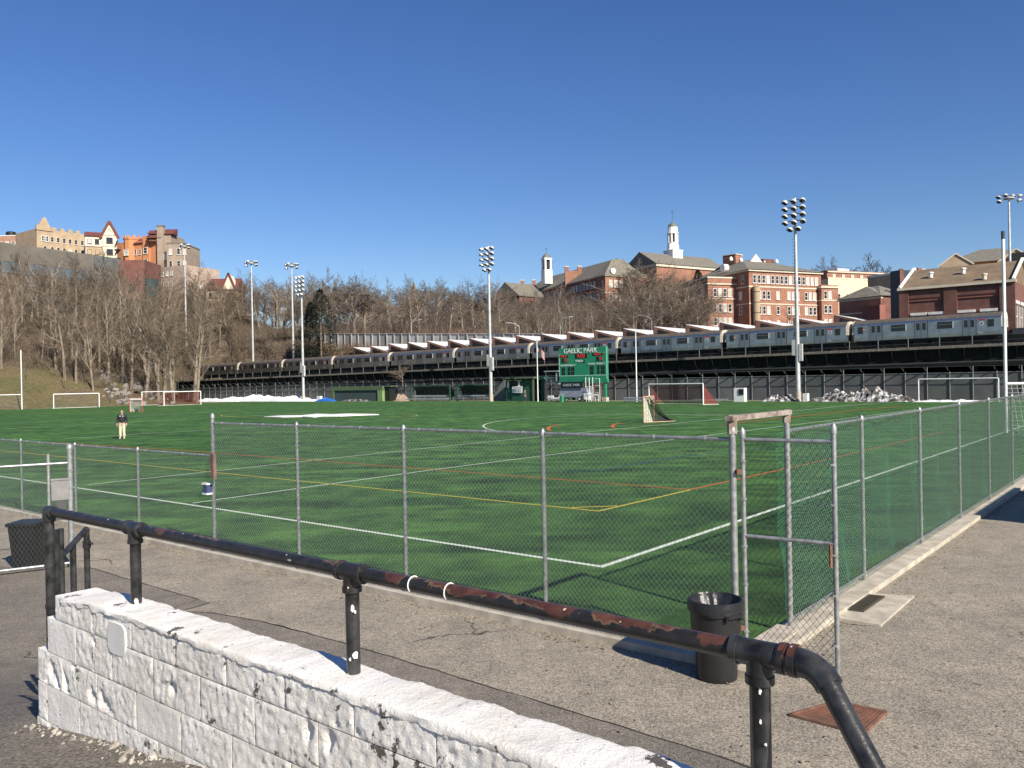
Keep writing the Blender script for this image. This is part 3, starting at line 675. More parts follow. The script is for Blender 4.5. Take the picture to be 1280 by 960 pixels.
# flag: stripes and canton on rippled cloth
fl = thing('flag', 'american flag hanging limp near the top of the white flagpole', 'flag', b+wp(0,0,top-2.6))
cols = {'r': M('flag_red', (.42,.03,.04), None, 3, .8), 'w': M('flag_white', (.72,.70,.68), None, 3, .8), 'b': M('flag_blue', (.03,.04,.14), None, 3, .8)}
def flagpt(s, q):  # s along the fly, q down
    return b + wp(0,0,top-.3) + V*-(s*1.35) + U*(.10*math.sin(s*7)) - wp(0,0, q*1.25 + s*1.55 - .1*math.sin(s*3))
for i in range(13):
    for (s0, s1) in ((0,.42),(.42,1)):
        if s0 == 0 and i < 7: continue
        mb = MB()
        for k in range(6):
            a, c = s0+(s1-s0)*k/6, s0+(s1-s0)*(k+1)/6; mb.poly([flagpt(a, i/13), flagpt(c, i/13), flagpt(c, (i+1)/13), flagpt(a, (i+1)/13)])
        if s0 == 0 or i < 7 or True: mb.build('stripe', cols['r' if i % 2 == 0 else 'w'], fl)
mb = MB()
for k in range(6): a, c = .42*k/6, .42*(k+1)/6; mb.poly([flagpt(a, 0), flagpt(c, 0), flagpt(c, 7/13), flagpt(a, 7/13)])
mb.build('canton', cols['b'], fl)
# ------------------------------------------------------------------ goals
def net(parent, quads, mat, cell=.16, w_=.008):
    mb = MB()
    for (a, b_, c, d) in quads:
        n1 = max(2, int((b_-a).length/cell)); n2 = max(2, int((d-a).length/cell)); nn = (b_-a).cross(d-a).normalized()
        for i in range(n1+1): p = a.lerp(b_, i/n1); q = d.lerp(c, i/n1); s = (q-p).cross(nn).normalized(); mb.rib(p, q, w_, s)
        for j in range(n2+1): p = a.lerp(d, j/n2); q = b_.lerp(c, j/n2); s = (q-p).cross(nn).normalized(); mb.rib(p, q, w_, s)
    return mb.build('net', mat, parent, kind='stuff', recalc=False)
REDNET = M('red_net_cord', (.32,.06,.045), (.24,.05,.04), 3, .8); WNET = M('white_net_cord', (.6,.6,.57), None, 3, .8); BKNET = M('black_net_cord', (.02,.02,.02), None, 3, .8)
def goal(label, p0, p1, h, back, netm=None, r=.065, topd=.9, cell=.16, nw=.008, ground=True):
    p0 = flat(p0, 0); p1 = flat(p1, 0); t = thing('football_goal', label, 'goal', (p0+p1)/2)
    hz_ = wp(0,0,h); bt = back.normalized()*topd
    for p in (p0, p1): MB().tube([p, p+hz_], r, 8).build('goalpost', WMET, t, smooth=True)
    MB().tube([p0+hz_, p1+hz_], r, 8).build('crossbar', WMET, t, smooth=True)
    for p in (p0, p1):
        MB().tube([p+hz_, p+hz_+bt*.0+wp(0,0,0), p+back], r*.5, 6).build('back_stay', WMET, t, smooth=True)
        if ground: MB().tube([p, p+back], r*.5, 6).build('side_bar', WMET, t, smooth=True)
    MB().tube([p0+back, p1+back], r*.5, 6).build('back_bar', WMET, t, smooth=True)
    if netm:
        net(t, [(p0+hz_, p1+hz_, p1+back, p0+back)], netm, cell, nw); 
        mb = MB(); 
        for p in (p0, p1):
            for i in range(1, 14): k = i/14; q = p+back*k; mb.rib(q, q+wp(0,0,h*(1-k)), nw, back.normalized())
            for i in range(1, 10): z = h*i/10; mb.rib(p+wp(0,0,z), p+back*(1-i/10)+wp(0,0,z), nw, wp(0,0,1))
        mb.build('side_net', netm, t, kind='stuff', recalc=False)
    return t
goal('white football goal standing alone on the left below the grassy bank', at(67, 500, 142), at(124, 500, 147), 2.44, V*1.9+U*.4, WNET, .08, cell=.3, nw=.006)
goal('white football goal partly hidden behind the red netted goal on the left', at(177.5, 500, 152), at(218, 500, 160), 2.5, V*1.7, None, .08)
goal('white football goal with red net at the far left end of the field', at(205, 500, 147), at(251, 500, 152), 2.44, V*1.8-U*.2+V*.3, REDNET, .08, cell=.18, nw=.022)
goal('white football goal with dark red net standing behind the aluminium benches', at(811.5, 500, 103), at(879, 500, 96.5), 2.44, U*1.5-V*1.2, REDNET, .075, cell=.15, nw=.022)
goal('white football goal without a net in front of the dark fence on the right', at(1148.5, 500, 92.5), at(1248.5, 500, 87.2), 2.5, U*1.6, None, .06, ground=True)
def hgoal(label, p, d, h, side=6.5, crossz=2.5):
    p = flat(p, 0); t = thing('gaelic_goal', label, 'goalpost', p)
    for q in (p, p+d*side):
        MB().tube([q, q+wp(0,0,h*.96)], .085, 10).build('upright', WMET, t, smooth=True); MB().tube([q+wp(0,0,h*.96), q+wp(0,0,h)], .088, 10).build('tip', STEELD, t)
    MB().tube([p+wp(0,0,crossz), p+d*side+wp(0,0,crossz)], .08, 10).build('crossbar', WMET, t, smooth=True)
    b_ = Vector((-d.y, d.x, 0))*1.5*(1 if Vector((-d.y, d.x, 0)).dot(V) > 0 else -1)
    if vof(p) < 50: b_ = -b_
    net(t, [(p+wp(0,0,crossz), p+d*side+wp(0,0,crossz), p+d*side+b_, p+b_)], WNET, .25, .006)
hgoal('tall white H shaped gaelic goal with a black tipped upright at the right edge', G(1258, 541), Vector((.95,-.32,0)).normalized(), 10.3)
hgoal('tall white H shaped gaelic goal at the far left edge of the field', at(27.5, 510, 140), Vector((-1,-.15,0)), 10.4)
def lax(label, p, d, bdir, netm, frame, depth=2.1, s=1.83, halfnet=None):
    """lacrosse goal: six foot square mouth and a net tapering to a point on the ground"""
    p = flat(p, 0); t = thing('lacrosse_goal', label, 'lacrosse goal', p); q = p+d*s; h = wp(0,0,1.83); tip = (p+q)/2 + bdir*depth
    for a in (p, q): MB().tube([a, a+h], .045, 8).build('goalpost', frame, t, smooth=True)
    MB().tube([p+h, q+h], .045, 8).build('crossbar', frame, t, smooth=True)
    MB().tube([p, tip, q], .035, 6).build('base_bar', frame, t, smooth=True)
    MB().tube([(p+q)/2+h, (p+q)/2+h*.6+bdir*depth*.28, (p+q)/2+h*.28+bdir*depth*.58, tip], .02, 6).build('cord', BKNET, t, smooth=True)
    mb = MB(); N = 22
    def prof(a, k): x = a.lerp(tip, k); return x
    for top in (0, 1):
        for i in range(N+1):
            f = i/N
            if top: a = (p+h).lerp(q+h, f); m_ = 1
            else: a = (p if f < .5 else q)+h*(1-abs(2*f-1)*1.0); 
            pts = [a + (tip-a)*(k/6) - wp(0,0,.45*math.sin(math.pi*k/6)*(a.z/1.83)) for k in range(7)]
            for c in pts: c.z = max(c.z, .02)
            for k in range(6): mb.rib(pts[k], pts[k+1], .014, (pts[k+1]-pts[k]).cross(wp(0,0,1)).normalized() if top else wp(0,0,1))
    for j in range(1, 14):
        k = j/14; ring = []
        for f in (0, .25, .5, .75, 1, 1.25, 1.5, 1.75, 2, 2.25, 2.5, 2.75, 3):
            a = p+h*f if f <= 1 else ((p+h).lerp(q+h, f-1) if f <= 2 else q+h*(3-f)); c = a+(tip-a)*k; c.z = max(.02, c.z-.45*math.sin(math.pi*k)*(a.z/1.83)); ring.append(c)
        for a, c in zip(ring, ring[1:]): mb.rib(a, c, .014, bdir)
    mb.build('net', netm, t, kind='stuff', recalc=False)
    if halfnet:
        a = p+h*1.0; mb = MB().prism([p+wp(0,0,.05), p+wp(0,0,1.75), (p+h).lerp(tip, .10)-wp(0,0,.1), (p).lerp(tip, .28)+wp(0,0,.03)], U*.01); mb.build('pad', halfnet, t)
        c0, c1 = p+h*1.02, q+h*1.02; MB().box((c0+c1)/2-wp(0,0,.14)-bdir*.03, s, .03, .26, d, bdir).build('top_pad', halfnet, t)
    return t
RPOST = M('orange_red_frame', (.50,.16,.08), (.6,.45,.35), 8, .6)
lax('white lacrosse goal with orange posts and a dark trailing net in mid field', G(805, 528.2), (G(826,525.5)-G(805,528.2)).normalized(), (flat(at(848,500,60),0)-flat(at(812,500,59.5),0)).normalized(), BKNET, RPOST, 2.0, halfnet=M('dirty_white_mesh', (.55,.53,.44), (.30,.31,.24), 9, .9))
lax('small lacrosse goal with a red post and white net behind the standing man', at(162, 500, 112), Vector((1,-.1,0)).normalized(), (V*.8+U*.4).normalized(), WNET, M('red_goal_frame', (.5,.05,.04), None, 4, .5), 1.8, halfnet=M('white_net_sheet', (.52,.52,.48), (.42,.42,.4), 9, .9))
# ------------------------------------------------------------------ viaduct
def dk(v): return 6.42 - .0082*v
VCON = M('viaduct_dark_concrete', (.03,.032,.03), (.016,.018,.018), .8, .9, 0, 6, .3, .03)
VDK = M('shadow_dark_steel', (.012,.014,.013), (.006,.007,.007), .9, .85, spec=.2)  # dark steel, base colour taken near black to hold the girder's deep shadow
PANEL = M('dark_screen_panel', (.10,.104,.104), (.07,.074,.074), .5, .85)
SLEEP = M('timber_deck_edge', (.22,.20,.17), (.08,.07,.06), 6, .9)
v0_, v1_ = -30, 196
t = thing('viaduct', 'long dark elevated rail viaduct carrying the train across the far side of the field', 'viaduct', UV(112, 80, 0))
mb = MB()
def slab(u0, u1, za, zb):
    mb.v += [UV(u, v, dk(v)+z) for v in (v0_, v1_) for u, z in ((u0,za),(u1,za),(u1,zb),(u0,zb))]; b = len(mb.v)-8
    for q in ((0,1,2,3),(4,7,6,5),(0,4,5,1),(1,5,6,2),(2,6,7,3),(3,7,4,0)): mb.f.append(tuple(b+x for x in q))
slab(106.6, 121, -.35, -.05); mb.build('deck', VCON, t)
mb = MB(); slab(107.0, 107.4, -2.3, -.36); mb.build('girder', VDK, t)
mb = MB(); slab(106.45, 106.6, -.25, .06); mb.build('deck_edge', SLEEP, t)
for u in (110.9, 112.5): mb = MB(); slab(u, u+.1, -.049, .12); mb.build('track_rail', RUSTW, t)
mb = MB(); slab(106.55, 106.62, -1.95, -1.8); mb.build('cable_tray', STEELD, t)
def along(v, u, z): return UV(u, v, z)
pm = None; rp = None; bk = None; cl = None
v = v0_ + 2
while v < v1_:
    zc = dk(v)
    mb = MB().box(UV(106.7, v, zc+.55), .07, .07, 1.2, U, V); mb.build('railing_post', GALV, t)
    if v+3.4 < v1_:
        for z in (.45, 1.08): MB().bar(UV(106.7, v, dk(v)+z), UV(106.7, v+3.4, dk(v+3.4)+z), .045, .045).build('railing_rail', STEELD, t)
    v += 3.4
v = v0_ + 1
while v < v1_:
    zc = dk(v); mb = MB().prism([UV(106.35, v, zc-.36), UV(107.0, v, zc-.36), UV(107.0, v, zc-1.5), UV(106.9, v, zc-1.5)], V*.14); mb.build('bracket', VDK, t)
    v += 2.6
v = v0_ + 3
while v < v1_:
    for u in (108.5, 119): MB().box(UV(u, v, (dk(v)-2.1)/2), .6, .6, dk(v)-2.1, U, V).build('column', VCON, t)
    v += 15.6
mb = MB(); slab(121.3, 121.6, -6.6, -.4); mb.build('shade_backing', VDK, t)  # added black sheet that keeps the open space under the deck dark
mb = MB(); slab(119.6, 119.8, -.04, 1.5); mb.build('shade_strip', VDK, t)  # added black strip standing in for the shade below the train
# dark screened fence below it
t = thing('screened_fence', 'long fence of dark screening panels below the elevated railway', 'fence', UV(106.8, 80, 0))
v = 10.0; k = 0; rr = random.Random(5)
pmz = [M('dark_screen_panel', (.10,.104,.104), (.07,.074,.074), .5, .85), M('dark_screen_panel_faded', (.125,.13,.13), (.095,.10,.10), .5, .85), M('dark_screen_panel_green', (.08,.094,.088), (.06,.072,.068), .5, .85)]
while v < 193:
    MB().box(UV(106.85, v+1.2, 1.58+.02*rr.random()), .05, 2.3, 3.1, U, V).build('screen_panel', pmz[rr.choice([0,0,1,2])], t)
    MB().tube([UV(106.75, v, 0), UV(106.75, v, 3.9 if k % 2 == 0 else 3.3)], .045, 6).build('post', GALV, t)
    MB().bar(UV(106.75, v+.2, 3.45), UV(105.95, v+.2, 3.85), .11, .11).build('strut', STEELD, t)
    v += 2.4; k += 1
MB().bar(UV(106.78, 10, 3.15), UV(106.78, 193, 3.15), .05, .05).build('top_rail', GALV, t)
MB().bar(UV(105.95, 10, 3.87), UV(105.95, 193, 3.87), .05, .05).build('upper_rail', STEELD, t)
# ------------------------------------------------------------------ the train
def mk_steel():
    m, n, l, p = nodes('train_stainless_steel'); v = tex(n, l, 'Object', (1,1,1)); v2 = tex(n, l, 'Object', (.25,.25,6))
    l.new(ramp(n, l, noi(n, l, v, 1.2, 5), [(.3, (.38,.375,.35)), (.7, (.53,.52,.49))]), p.inputs['Base Color']); p.inputs['Metallic'].default_value = .97; p.inputs['Roughness'].default_value = .32
    b = bump(n, l, p, noi(n, l, v, 1.6, 3), .5, .04); bump(n, l, p, noi(n, l, v2, 4, 2), .4, .01, b); return m
TST = mk_steel(); TROOF = M('train_roof_grime', (.11,.09,.072), (.07,.058,.048), 2, .85); TWIN = M('train_window_glass', (.012,.014,.018), None, 3, .12)
TDOOR = M('train_door_steel', (.33,.34,.36), (.26,.27,.29), 2, .3, .9); TFR = M('window_rubber', (.03,.03,.03), None, 3, .5); TEND = M('train_end_bonnet', (.62,.56,.47), (.48,.42,.34), 3, .6)
TUNDER = M('underframe', (.03,.027,.024), (.015,.014,.013), 2, .9); DRED = M('decal_red', (.45,.03,.04), None, 3, .5); DWH = M('decal_white', (.75,.75,.74), None, 3, .5); DBL = M('decal_blue', (.03,.05,.25), None, 3, .5)
CL, CW = 16.45, 2.75
def car_mesh():
    """local frame: x along the car (towards +V), y across (0 = side nearest the field), z up from the deck"""
    t = thing('subway_car', '', 'train car', (0,0,0)); L = CL
    prof = [(0,1.12),(-.02,1.5),(0,2.2),(.02,3.05),(.10,3.32)]; rp_ = [(.10,3.32),(.28,3.55),(.62,3.74),(1.375,3.84),(2.13,3.74),(2.47,3.55),(2.65,3.32)]
    side = prof + [(2.65,3.32),(2.73,3.05),(2.75,1.12)]
    MB().prism([Vector((0,y,z)) for y, z in side], (L,0,0)).build('body', TST, t)
    MB().prism([Vector((-.05,y,z+.002)) for y, z in rp_], (L+.1,0,0)).build('roof', TROOF, t)
    mb = MB().box((L/2,1.375,.95), L*.98, 2.3, .3); 
    for x in (2.5, L-2.5):
        mb.box((x,1.375,.55), 3.2, 1.9, .35)
        for xx in (-.95,.95): mb.lathe((x+xx, .35, .48), [(.001,0),(.42,0),(.42,.12),(.001,.12)], 12, Vector((0,1,0)))
    for x, w_ in ((6.2,2.0),(8.6,1.4),(10.8,1.6)): mb.box((x,1.3,.62), w_, 1.9, .42)
    mb.build('underframe', TUNDER, t)
    def win(x, z, w_, h, nm='window'):
        f = MB().box((x,-.035,z), w_+.14, .05, h+.14).build(nm, TFR, t); MB().box((x,-.062,z), w_, .012, h).build('pane', TWIN, f)
        if w_ > 1: MB().box((x,-.07,z+h*.14), w_, .012, .04).build('sash_bar', TST, f)
        MB().box((x-w_/2-.09,-.045,z), .05, .04, h+.1).build('frame_edge', DWH if w_ > 1 else TST, f)
    for x in (3.3, 8.55, 13.8):
        d = MB().box((x,-.03,2.12), 1.42, .05, 1.98).build('door_pair', TDOOR, t)
        for s in (-.34,.34):
            MB().box((x+s,-.062,2.55), .38, .015, .85).build('pane', TWIN, d)
        MB().box((x,-.062,2.1), .035, .02, 1.95).build('door_seal', TFR, d)
        for s in (-.74,.74): MB().box((x+s,-.045,2.12), .05, .05, 2.05).build('door_post', TFR, d)
    for x in (5.9, 11.15): win(x, 2.55, 1.55, .68)
    win(1.05, 2.5, .55, .72); win(L-.75, 2.5, .5, .72)
    g_ = MB().box((15.55,-.05,2.75), .8, .01, .16).build('flag_decal', DRED, t); MB().box((15.55,-.052,2.58), .8, .01, .1).build('stripe', DWH, g_); MB().box((15.55,-.052,2.47), .8, .01, .1).build('stripe', DRED, g_); MB().box((15.72,-.058,2.72), .36, .012, .22).build('canton', DBL, g_)
    g_ = MB().box((2.0,-.05,2.95), .72, .01, .16).build('line_sign', DRED, t)
    e = MB().lathe((2.0,-.046,2.5), [(.001,.012),(.24,.012),(.24,0)], 16, Vector((0,-1,0))).build('number_roundel', DWH, t)
    MB().lathe((2.0,-.059,2.5), [(.001,.004),(.17,.004),(.17,0)], 14, Vector((0,-1,0))).build('roundel_ring', TDOOR, e)
    MB().bar((2.35,-.05,1.42), (1.9,-.05,1.36), .02, .05).build('handrail', DWH, t)
    for x0, s in ((0,-1),(L,1)):
        mb = MB(); pts = []
        for i in range(9):
            a = math.pi*i/8; y = 1.375-1.2*math.cos(a); pts.append((y, 3.05+.78*math.sin(a)**.8))
        outl = [(.05,2.0)]+pts+[(2.7,2.0)]
        mb.prism([Vector((x0,y,z)) for y, z in outl[0:2]+pts+outl[-1:]], (s*.30,0,0)); mb.build('end_bonnet', TEND, t)
        MB().box((x0+s*.10,1.375,1.9), .2, 2.2, 1.7).build('end_wall', TDOOR, t); MB().box((x0+s*.31,1.375,2.1), .03, .8, 1.6).build('end_door', TWIN, t)
    return t
car0 = car_mesh(); cvs = 17.3
names = ['front car of the grey subway train, nearest, ending beside the brick building on the right', 'second car from the right end of the subway train, behind the nearest floodlight pole', 'third subway car from the right, its left end above the red netted goal', 'fourth subway car from the right, partly behind the scoreboard', 'fifth subway car from the right, behind the flagpole', 'sixth subway car from the right, crossed by the middle floodlight pole', 'seventh subway car from the right, above the dugouts', 'eighth subway car from the right, above the green shelter', 'ninth subway car from the right, crossed by the farthest floodlight pole', 'last subway car, farthest away at the left end of the viaduct']
for i, lb in enumerate(names):
    c = car0 if i == 0 else copy_tree(car0); v = cvs + i*17.5; z = dk(v+8.5)
    X = Vector((V.x, V.y, -.0082)).normalized(); Yd = U; Z = X.cross(Yd).normalized()
    if Z.z < 0: Z = -Z
    mtx = Matrix((X, Yd, Z)).transposed().to_4x4(); mtx.translation = UV(110.6, v, dk(v)+.12)
    c.matrix_world = mtx; c['label'] = lb; c['category'] = 'train car'; c['group'] = 'cars of the elevated train'
# ------------------------------------------------------------------ sawtooth roofed shed behind the train
SBR = M('dark_brown_brick', (.15,.085,.06), (.10,.06,.045), 2, .9); SWHT = M('white_roof_membrane', (.74,.73,.71), (.6,.59,.57), 1.5, .6); SDK = M('dark_glazing', (.03,.025,.025), None, 3, .3); SRIM = M('roof_rim_brick', (.30,.16,.11), (.2,.1,.07), 2, .9)
t = thing('workshop', 'long low brick workshop with white sawtooth roofs seen over the train', 'building', UV(121, 90, 0))
MB().box(UV(127, 91, 5.2), 11, 116, 10.2, U, V).build('wall', SBR, t)
for k in range(19):
    v = 34 + 5.85*k; zt, zb = 11.75, 10.3
    if k > 16: zt -= .3; zb -= .2
    rf = MB().prism([UV(120.9, v+5.6, zt), UV(120.9, v+5.6, zt-.18), UV(120.9, v+.2, zb-.12), UV(120.9, v+.2, zb)], U*11.5).build('roof_panel', SWHT, t)
    MB().prism([UV(120.82, v+5.6, zt-.05), UV(120.82, v+5.6, zb-.2), UV(120.82, v+.2, zb-.2), UV(120.82, v+.2, zb-.05)], U*.07).build('gable', SRIM if k % 3 else SBR, rf)
    MB().prism([UV(120.76, v+4.7, zt-.55), UV(120.76, v+4.7, zb-.1), UV(120.76, v+1.6, zb-.1)], U*.05).build('gable_glazing', SDK, rf)
    MB().box(UV(126.5, v+5.68, (zt+zb)/2-.1), 11.2, .1, zt-zb-.1, U, V).build('skylight', SDK, rf)
# ------------------------------------------------------------------ scoreboard
SG = M('scoreboard_green', (.02,.235,.125), (.017,.205,.11), 2, .5); SGL = M('scoreboard_pale_trim', (.35,.62,.48), None, 3, .5); SBK = M('scoreboard_black', (.012,.014,.013), None, 3, .5); STX = M('scoreboard_lettering', (.85,.86,.84), None, 3, .5)
m, n, l, p = nodes('red_led'); p.inputs['Base Color'].default_value = (.25,.02,.02,1); p.inputs['Emission Color'].default_value = (1,.05,.04,1); p.inputs['Emission Strength'].default_value = .35; LED = m
us = 100.5; A = WU(699.5, 437, us); B2 = WU(760, 476, us); vl, vr = vof(A), vof(B2); zt, zb = WU(729,434.5,us).z, WU(729,474.5,us).z
t = thing('scoreboard', 'green scoreboard reading GAELIC PARK with red digits on green posts', 'scoreboard', UV(us, (vl+vr)/2, 0)); W_ = vl-vr; H_ = zt-zb
def SP(x, y, off=0): return UV(us-.22-off, vl - x*W_, zt - y*H_)   # x,y from the top left, 0..1
def sbox(x0, y0, x1, y1, d0, d1, mat, name, par=None):
    mb = MB().prism([SP(x0,y0,d0), SP(x1,y0,d0), SP(x1,y1,d0), SP(x0,y1,d0)], -U*(d1-d0)); return mb.build(name, mat, par or t)
sbox(0,0,1,1,-.4,0,SG,'cabinet')
for (a, b_, c, d) in ((0,.19,.012,.87),(.985,.0,1.0,1),(0,.86,1,.885),(0,.17,.2,.18),(.2,.172,.97,.18)): sbox(a,b_,c,d,0,.03,SGL,'trim')
X = -V; Zx = Vector((0,0,1)); Y_ = Zx.cross(X); 
def tmat(pos): mt = Matrix((X, Zx, X.cross(Zx))).transposed().to_4x4(); mt.translation = pos - t.location; return mt
import os
try: SERIF = None
except Exception: SERIF = None
text('title_lettering', 'GAELIC PARK', .98, STX, t, tmat(SP(.46,.10,.05)), .02)
for (a,b_,c,d) in ((.01,.22,.2,.29),(.35,.18,.6,.33),(.71,.19,.92,.27)): sbox(a,b_,c,d,0,.03,SBK,'display')
text('home_text', 'GUEST', .42, LED, t, tmat(SP(.105,.255,.05)), .01); text('clock_digits', '4:00', .82, LED, t, tmat(SP(.475,.26,.05)), .01); text('away_text', 'HOME', .42, LED, t, tmat(SP(.82,.23,.05)), .01)
for (a,b_,c,d) in ((.06,.32,.11,.46),(.13,.32,.18,.46),(.79,.30,.84,.44),(.86,.30,.91,.44),(.51,.38,.55,.47),
    (.06,.61,.09,.73),(.10,.61,.13,.73),(.06,.75,.09,.85),(.10,.75,.13,.85),(.19,.60,.24,.72),(.26,.60,.29,.72),(.30,.60,.33,.72),(.19,.74,.24,.85),(.26,.74,.29,.85),(.30,.74,.33,.85),
    (.66,.59,.69,.71),(.70,.59,.73,.71),(.66,.73,.69,.84),(.70,.73,.73,.84),(.81,.58,.85,.70),(.88,.58,.91,.70),(.92,.58,.96,.70),(.81,.72,.85,.83),(.88,.72,.91,.83),(.92,.72,.96,.83)): sbox(a,b_,c,d,0,.03,SBK,'digit_window')
text('score_digit', '0', .75, LED, t, tmat(SP(.885,.37,.05)), .01); text('score_digit', '0', .75, LED, t, tmat(SP(.155,.39,.05)), .01)
text('small_lettering', 'PERIOD', .40, STX, t, tmat(SP(.44,.42,.05)), .01)
for x, s in ((.10,'PLAYER'),(.265,'PENALTY'),(.69,'PLAYER'),(.88,'PENALTY')): text('small_lettering', s, .36, STX, t, tmat(SP(x,.545 if x < .5 else .52,.05)), .01)
sbox(-.005,1.0,1.005,1.10,-.4,.0,SG,'lower_beam')
for px in (733, 757):
    b = flat(WU(px, 500, us), 0); MB().box(b+wp(0,0,zb/2), .32, .32, zb, U, V).build('post', SG, t); MB().box(b+wp(0,0,.3), .7, .7, .6, U, V).build('footing', CONC, t)
for px in (735.5, 742, 751): b = flat(WU(px, 500, us), 0); MB().box(b+wp(0,0,zb/2), .12, .3, zb, U, V).build('bracing_post', RUSTW, t)
# open metal racks stacked between the scoreboard legs
t = thing('goal_frames', 'stack of small white goal frames leaning between the scoreboard legs', 'goal frames', flat(WU(744, 500, 99), 0))
for px0, px1, a, b_ in ((733,739,.3,2.2),(744,750,.3,3.3),(736,748,.9,1.1)):
    P0 = flat(WU(px0, 500, 99), 0); P1 = flat(WU(px1, 500, 99), 0); mb = MB()
    for k in range(4): z = a+(b_-a)*k/3; mb.bar(P0+wp(0,0,z), P1+wp(0,0,z), .06, .06)
    mb.bar(P1+wp(0,0,.05), P1+wp(0,0,b_), .06, .06); mb.bar(P0+wp(0,0,.05), P0+wp(0,0,a+.4), .06, .06); mb.build('frame', WMET, t)
# ------------------------------------------------------------------ sheds, dugouts, benches
GRN = M('shed_green_paint', (.022,.085,.055), (.016,.065,.042), 1.5, .7); GRN2 = M('faded_green_board', (.10,.15,.07), (.075,.115,.055), 1.5, .8); GRN3 = M('bright_green_trim', (.03,.22,.12), None, 2, .6); ALU = M('aluminium_plank', (.50,.52,.56), (.4,.42,.45), 2, .35, .5)
def ubox(px0, px1, u, depth, z0, z1, mat, name, parent, doff=0):
    a = WU(px0, 480, u); b = WU(px1, 480, u); va, vb = vof(a), vof(b)
    return MB().box(UV(u+depth/2+doff, (va+vb)/2, (z0+z1)/2), depth, abs(va-vb), z1-z0, U, V).build(name, mat, parent)
t = thing('shed', 'dark green wooden shed with a white notice board left of the flagpole', 'shed', flat(WU(648, 502, 101.5), 0))
for i in range(9):
    f0, f1 = 632+33.5*i/9, 632+33.5*(i+1)/9
    if 3 <= i <= -1: continue
    ubox(f0+.05, f1-.05, 101.5, .06, 0, 2.1, GRN, 'wall_board', t)
ubox(632, 636, 101.56, .06, 2.1, 3.3, GRN, 'corner_panel', t); ubox(649, 665.5, 101.56, .06, 2.1, 3.3, GRN, 'wall_panel', t)
ubox(632, 665.5, 101.7, 2.6, 0, 3.2, SBK, 'interior', t); ubox(634, 636, 101.4, .1, 2.1, 3.1, WHITEP, 'window_post', t); ubox(647.5, 649.5, 101.4, .1, 2.1, 3.1, WHITEP, 'window_post', t)
ubox(631, 667, 101.0, 3.8, 3.55, 3.75, GRN2, 'roof', t); ubox(632, 650, 100.9, .5, 3.2, 3.3, GRN2, 'awning', t); ubox(665, 667, 101.3, .12, 0, 3.6, GRN2, 'corner_post', t)
o = ubox(640, 652.5, 101.3, .06, 1.3, 2.35, WHITEP, 'notice_board', t)
mb = MB()
for k in range(4): a = WU(642, 480, 101.2); b = WU(651, 480, 101.2); mb.bar(flat(a, 2.15-k*.2), flat(b, 2.15-k*.2), .01, .07)
mb.build('notice_lettering', M('faded_blue_print', (.2,.24,.3), None, 3, .7), o)
# lean-to beside the shed
t = thing('shed', 'bright green lean-to with a dark doorway right behind the flagpole', 'shed', flat(WU(674, 502, 103), 0))
ubox(666, 680, 102.4, 2.0, 3.35, 3.7, GRN3, 'roof', t); ubox(667, 669, 102.6, .1, 0, 3.35, GRN, 'post', t); ubox(676, 680, 102.8, .1, 0, 3.35, GRN, 'wall_panel', t); ubox(667.5, 676, 103.6, .1, 0, 3.3, SBK, 'doorway', t)
# umpire stand / steps
t = thing('viewing_tower', 'small metal viewing platform with a roof and railings behind the utility cart', 'platform', flat(WU(688, 502, 103), 0))
for px in (682, 695): ubox(px, px+.9, 102.6, .12, 0, 4.6, ALU, 'post', t)
ubox(680, 697, 102.3, 1.6, 4.5, 4.65, ALU, 'roof', t); ubox(682, 696, 102.5, 1.4, 2.55, 2.7, ALU, 'platform', t)
for i in range(7): ubox(682.5+i*1.9, 682.9+i*1.9, 102.45, .05, 2.7, 3.6, ALU, 'baluster', t)
ubox(682, 696, 102.4, .08, 3.55, 3.65, ALU, 'handrail', t)
# stairs left of the shed
t = thing('staircase', 'steep dark staircase with pale sides descending to the left of the green shed', 'stairs', flat(WU(625, 502, 103), 0))
a = WU(631, 480, 103.6); b = WU(616, 480, 103.6)
MB().prism([flat(a, 0), flat(a, 3.4), flat(a.lerp(b, .1), 3.4), flat(b, .8), flat(b, 0)], U*.12).build('stringer', M('weathered_grey_ply', (.16,.17,.17), None, 2, .8), t)
for k in range(9): q = a.lerp(b, .08+.9*k/9); MB().box(flat(q, 3.2-k*.32)+U*.6, 1.0, .45, .05, U, V).build('tread', GRN, t)
# green container-like dugout on the left
t = thing('storage_shed', 'long pale green topped storage shed behind snow, right of the blue tarpaulin', 'shed', flat(WU(445, 502, 102.3), 0))
ubox(414, 471.5, 102.5, 2.4, 0, 2.0, M('shed_blue_green_panel', (.05,.075,.075), (.04,.06,.06), 1, .8), 'front_panel', t); ubox(413.5, 478, 102.3, 2.7, 2.02, 2.75, GRN2, 'fascia', t); ubox(413.5, 417, 102.3, .15, 0, 2.0, GRN2, 'corner_post', t); ubox(471.6, 477.5, 102.3, 2.6, 0, 2.0, M('lime_green_board', (.20,.30,.12), (.15,.24,.09), 2, .8), 'end_panel', t)
ubox(478.5, 486.5, 102.9, 1.5, 0, 2.6, SBK, 'doorway', t); ubox(478, 487, 102.6, 1.8, 2.62, 2.75, GRN2, 'canopy', t)
